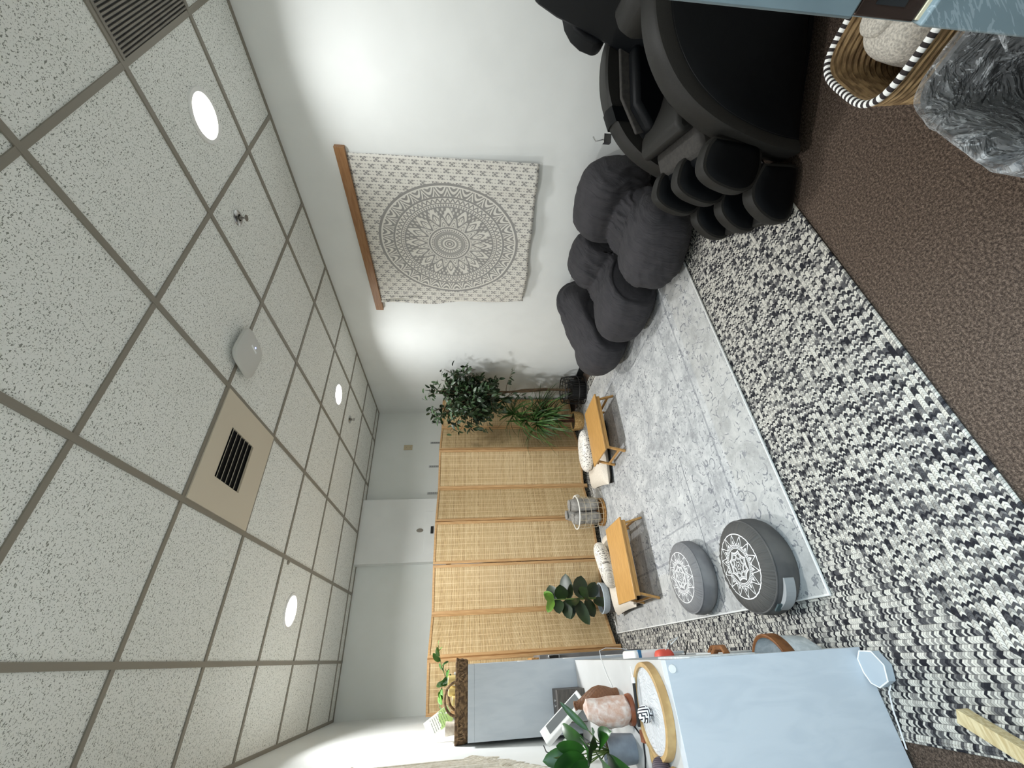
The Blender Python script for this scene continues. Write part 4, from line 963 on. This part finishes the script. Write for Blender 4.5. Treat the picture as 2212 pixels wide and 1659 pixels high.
obj('ferrule', MB(o).tube([(-.108, 1.905, zr), (-.090, 1.905, zr)], .0075, 10), 'white_plastic', t)
obj('bristles', MB(o).tube([(-.090, 1.905, zr), (-.054, 1.910, zr)], [.004, .001], 8), 'paper', t)
tag(obj('incense_block', MB((-.272, 1.962, H)).bb((-.292, 1.945, H), (-.255, 1.98, H + .025)), 'red_wood', bevel=.002), 'small dark red wooden block between the plant pot and sand tray', 'block')
t = thing('ribbed_ball_stand', 'wooden cradle with curved arms at the shelf front edge', 'stand', (-.335, 1.80, H)); o = t.location
obj('back_arm', MB(o).tube([(-.290, 1.93, H + .011), (-.325, 1.90, H + .016), (-.375, 1.87, H + .016)], [.006, .011, .013], 10), 'rim_wood', t)
obj('front_arm', MB(o).tube([(-.330, 1.742, H + .011), (-.325, 1.735, H + .013), (-.365, 1.74, H + .014)], [.009, .012, .012], 10), 'rim_wood', t)
obj('base', MB(o).tube([(-.365, 1.87, H + .01), (-.385, 1.80, H + .010), (-.365, 1.74, H + .01)], .010, 8), 'rim_wood', t)
tag(obj('dark_ball', MB((-.336, 1.80, H + .029)).ell((-.334, 1.80, H + .030), (.029, .029, .029), 24), 'ribbed'), 'dark purple ribbed ball resting in the wooden cradle', 'ball')
t = thing('salt_lamp', 'pink rock salt lamp on a round wooden base', 'lamp', (-.205, 2.10, H)); o = t.location
obj('base', MB(o).lathe([(.01, 0), (.052, 0), (.055, .006), (.052, .018), (.01, .018)], (-.205, 2.10, H), 32), 'red_wood', t)
mb = MB(o); rs = []
for zz, rx, ry, ox in ((.018, .040, .040, 0), (.03, .05, .048, 0), (.06, .053, .05, -.003), (.10, .052, .049, -.004), (.14, .048, .046, -.002), (.17, .042, .041, .004), (.19, .034, .032, .010), (.198, .02, .02, .014)):
    rs.append([V((-.205 + ox + rx * math.cos(a), 2.10 + ry * math.sin(a), H + zz)) for a in [2 * PI * k / 18 for k in range(18)]])
rs = [[p + V((.007 * noise.noise(p * 38), .007 * noise.noise(p * 38 + V((5, 0, 0))), .006 * noise.noise(p * 38 + V((0, 5, 0))))) for p in L] for L in rs]
obj('salt_rock', mb.rings(rs), 'salt', t)
tag(obj('wicker_vase', MB((-.165, 2.27, H)).lathe([(.012, .0), (.026, 0), (.028, .02), (.042, .05), (.051, .08), (.049, .11), (.036, .145), (.022, .175), (.015, .195), (.018, .208), (.013, .206), (.011, .19)], (-.165, 2.27, H), 36, R=Euler((.05, -.14, 0)).to_matrix()), 'wicker'), 'brown wicker bottle vase standing behind the salt lamp', 'vase')
t = thing('potted_lily', 'broad leaved peace lily in a pale grey pot against the left wall', 'plant', (-.335, 2.16, H)); o = t.location; lc = (-.335, 2.16)
obj('pot', MB(o).lathe([(.01, .0), (.046, .0), (.048, .004), (.055, .108), (.057, .118), (.050, .118), (.047, .10), (.01, .098)], (lc[0], lc[1], H), 32), 'pot_grey', t)
obj('soil', MB(o).lathe([(.003, .0985), (.046, .0985), (.046, .105), (.003, .107)], (lc[0], lc[1], H), 20), 'soil', t)
lf = MB(o); st = MB(o); rnd = random.Random(2)
for (dx_, dy_, dz_, Ls, L, w_, dr, ro) in ((.085, .03, .10, .10, .15, .035, .1, 1.2), (.0, -.02, .13, .11, .14, .04, .3, 1.3), (-.02, -.16, .12, .10, .17, .11, .9, .3), (.05, -.12, .10, .09, .15, .09, 1.0, -.2), (-.04, -.07, .16, .11, .15, .08, .5, .5), (.03, .06, .12, .10, .15, .07, .9, .4), (-.02, -.10, .05, .07, .13, .08, .8, .0), (.02, -.03, .17, .11, .13, .06, .5, -.6), (-.05, .03, .15, .1, .14, .08, .8, .4), (-.03, -.19, .06, .1, .16, .10, .8, .1), (.02, -.10, .12, .12, .16, .11, .8, .2), (-.01, .02, .18, .12, .16, .09, .6, -.3), (.0, .10, .14, .12, .15, .09, .7, .5), (.03, -.06, .08, .08, .14, .09, .9, -.4), (-.02, -.05, .20, .12, .15, .09, .4, .2)):
    d = V((dx_, dy_, dz_)).normalized(); b = V((lc[0], lc[1], H + .10)); e = b + d * Ls
    st.tube([b, (b + e) / 2 + V((0, 0, .008)), e], .0022, 6); d2 = (d + V((0, 0, -.25 * dr))).normalized()
    if (e + d2 * L).x < XL + .02: d2.x = abs(d2.x) * .3
    lf.leaf(e, d2, L, w_, dr, ro, .25, 8, shape=.6)
obj('stems', st, 'stem_green', t); obj('leaves', lf, 'lily_leaf', t, fixn=False)
t = thing('knobbed_box', 'dark wooden box with two metal knobs against the tall shelf', 'box', (-.24, 2.99, H)); o = t.location
obj('body', MB(o).bb((-.325, 2.93, H), (-.172, 3.09, H + .165)), 'dark_wood', t, bevel=.002)
for kx in (-.222, -.246): obj('knob', MB(o).lathe([(.001, .012), (.008, .012), (.008, 0), (.001, 0)], (kx, 2.965, H + .1655), 14), 'chrome', t)
t = thing('display_device', 'white device with grey display tilted above the lily pot', 'device', (-.24, 2.60, H)); o = t.location
a = V((-.186, 2.56, .86)); b = V((-.342, 2.60, 1.062)); R = (b - a).to_track_quat('X', 'Z').to_matrix(); L_ = (b - a).length; cc_ = (a + b) / 2
Rr = R @ Matrix.Rotation(-.5, 3, 'X')
obj('housing', MB(o).box(cc_, (L_, .075, .030), Rr), 'white_plastic', t, bevel=.004)
obj('display', MB(o).box(cc_ + Rr @ V((-.01, -.006, .0155)), (L_ * .78, .046, .002), Rr), 'grey_screen', t, smooth=False)
obj('stand', MB(o).bb((-.30, 2.56, H), (-.215, 2.66, H + .012)).box((-.26, 2.615, H + .085), (.05, .02, .17)), 'clear_acrylic', t, bevel=.002)
tag(obj('device_cord', MB((-.36, 2.55, H)).tube([(-.364, 2.60, 1.068), (-.385, 2.58, 1.06), (-.392, 2.55, 1.03), (-.385, 2.52, .98), (-.36, 2.49, .94), (-.345, 2.44, .86), (-.36, 2.36, H + .0035), (-.375, 2.2, H + .0035)], .0026, 6), 'cable_black'), 'black cord hanging from the white device by the wall', 'cord')
tag(obj('lamp_cord', MB((-.3, 2.0, H)).tube([(-.258, 2.10, H + .004), (-.275, 2.05, H + .003), (-.28, 2.0, H + .003), (-.30, 1.93 + .09, H + .003), (-.345, 2.03, H + .003), (-.395, 2.06, H + .003)], .0028, 6), 'cable_black'), 'black cord from the salt lamp across the white top', 'cord')
tag(obj('charging_cable', MB((-.1, 2.4, H)).tube([(-.14, 2.33, H + .003), (-.10, 2.39, H + .003), (-.06, 2.43, H + .003), (-.036, 2.44, H + .006), (.004, 2.45, H + .006), (.014, 2.46, H - .03), (.010, 2.47, H - .10), (.002, 2.47, .61)], .0018, 6), 'cable_white'), 'thin white cable looping over the edge of the low shelf', 'cable')

# ------------------------------------------------------------------ things on the tall shelf
TH += .0003
def loopb(hx, hy, z, n=44): return [V(p) + V((0, 0, 0)) for p in rrect(-.205, 3.345, hx, hy, z, n, .35)]
t = thing('woven_tray', 'brown woven tray basket with arched handles on the tall shelf', 'basket', (-.205, 3.345, TH)); o = t.location
mb = MB(o); rnd = random.Random(4)
for i in range(3): mb.tube(loopb(.205 + .002 * i, .16, TH + .009 + i * .006), .006, 6, True)
for i in range(3): mb.tube(loopb(.212 + .002 * i, .165, TH + .062 + i * .006), .0065, 6, True)
LA, LB = loopb(.208, .162, TH + .012, 132), loopb(.214, .166, TH + .070, 132)
mb.rings([loopb(.203, .156, TH + .010, 44), loopb(.207, .160, TH + .068, 44)], False, False)
for k in range(132):
    a = LA[k]; b = LB[(k + (3 if k % 2 else -3) + rnd.randint(-1, 1)) % 132]
    mb.tube([a, (a + b) / 2 + V((rnd.gauss(0, .004), rnd.gauss(0, .004), 0)), b], .0042, 5)
obj('weave', mb, 'brown_weave', t)
obj('bottom', MB(o).ext([(p.x, p.y) for p in loopb(.205, .16, 0)], ZZ, TH + .0005, TH + .008), 'brown_weave', t, smooth=False)
for yy_, hh_ in ((3.345 - .166, .075), (3.345 + .166, .065)):
    obj('handle', MB(o).tube([(-.205 + .085 * math.cos(a) + .012, yy_, TH + .068 + hh_ * math.sin(a)) for a in [PI * k / 14 for k in range(15)]], .0075, 8), 'brown_weave', t)
for i, (x_, y_, h_, r_, lb_) in enumerate(((-.105, 3.38, .135, .026, 'taller pale yellow candle nearest the vine in the woven tray'), (-.165, 3.40, .13, .028, 'pale yellow candle in the middle of the woven tray'), (-.215, 3.37, .105, .026, 'short pale yellow candle in the woven tray behind its handle'))):
    tag(obj('candle', MB((x_, y_, TH + .009)).lathe([(.002, .009), (r_, .009), (r_, h_ - .004), (r_ - .004, h_), (.002, h_ - .002)], (x_, y_, TH), 24), 'candle_wax'), lb_, 'candle', 'yellow candles in the woven tray')
mb = MB((-.325, 3.41, TH + .15)); Rz = Matrix.Rotation(.15, 3, 'Z') @ Matrix.Rotation(-.25, 3, 'Y')
t = thing('info_card', 'printed card with green leaf design propped in the woven tray', 'card', (-.318, 3.41, TH + .188)); t.rotation_euler = (-.15, -.52, .2)
obj('printed_face', MB().bb((-.045, -.0022, -.085), (.045, -.0008, .085)), 'card', t, smooth=False)
obj('card_back', MB().bb((-.047, -.0007, -.087), (.047, .0006, .087)), 'paper', t, smooth=False)
mb = MB((-.375, 3.38, TH)); mb.lathe([(.01, .009), (.03, .009), (.036, .03), (.032, .06), (.036, .10), (.040, .14), (.030, .135), (.026, .08)], (-.352, 3.36, TH), 20, .95, 1.2)
tag(obj('linen_pouch', mb, 'linen'), 'small cream linen pouch at the wall end of the woven tray', 'pouch')
t = thing('pothos_vine', 'variegated pothos vine trailing above the woven tray', 'plant', (-.12, 3.62, TH)); o = t.location
obj('pot', MB(o).lathe([(.01, 0), (.045, 0), (.055, .10), (.05, .10), (.045, .085), (.01, .085)], (-.12, 3.62, TH), 24), 'white_plastic', t)
lf = MB(o); st = MB(o); rnd = random.Random(9)
for pts, n_ in (([(-.12, 3.62, TH + .09), (-.09, 3.60, TH + .16), (-.03, 3.56, TH + .19), (.04, 3.53, TH + .205), (.10, 3.5, TH + .215)], 9), ([(-.12, 3.62, TH + .09), (-.14, 3.60, TH + .18), (-.18, 3.57, TH + .20), (-.25, 3.53, TH + .195)], 8), ([(-.12, 3.62, TH + .09), (-.10, 3.58, TH + .15), (-.06, 3.55, TH + .14)], 5)):
    st.tube(pts, .002, 6)
    for k in range(n_):
        s = (k + .6) / n_ * (len(pts) - 1); i = min(int(s), len(pts) - 2); p = V(pts[i]).lerp(V(pts[i + 1]), s - i); dd = V(pts[i + 1]) - V(pts[i])
        d = dd.normalized() * .8 + V((rnd.gauss(0, .3), -.35, rnd.gauss(.0, .6))); sc = .55 if k >= n_ - 2 else 1.
        lf.leaf(p, d, rnd.uniform(.07, .10) * sc, rnd.uniform(.04, .055) * sc, .5, rnd.uniform(-.8, .8), .25, 6, shape=.55)
obj('vine', st, 'stem_green', t); obj('leaves', lf, 'pothos_leaf', t, fixn=False)

# macrame on left wall
t = thing('macrame_hanging', 'cream macrame wall hanging with long fringe on the left wall', 'wall hanging', (XL, 2.25, 1.9)); o = t.location
obj('dowel', MB(o).tube([(XL + .018, 1.72, 1.98), (XL + .018, 2.66, 1.98)], .012, 10), 'rim_wood', t)
mb = MB(o); rnd = random.Random(8)
for k in range(74):
    yy_ = 1.74 + k * .0124; zb_ = 1.06 + .22 * abs(yy_ - 2.2) / .45 + rnd.uniform(-.02, .02); x_ = XL + .012 + rnd.uniform(0, .010)
    mb.tube([(x_, yy_, 1.97), (x_ + .004, yy_ + rnd.gauss(0, .004), 1.6), (x_ + .004, yy_ + rnd.gauss(0, .006) + .006, 1.35), (x_ + .002, yy_ + rnd.gauss(0, .012) + .01, zb_)], [.0058, .0062, .0062, .003], 6)
obj('fringe', mb, 'macrame_cotton', t)
mb = MB(o)
for k in range(40):
    yy_ = 2.30 + k * .0095; z_ = 1.13 + k * .0075
    mb.tube([(XL + .022, yy_ + rnd.gauss(0, .008), z_ + .03), (XL + .028, yy_ + rnd.gauss(0, .01) + .01, z_), (XL + .024, yy_ + rnd.gauss(0, .016) + .012, z_ - .045)], [.005, .006, .001], 6)
obj('tassels', mb, 'macrame_cotton', t)
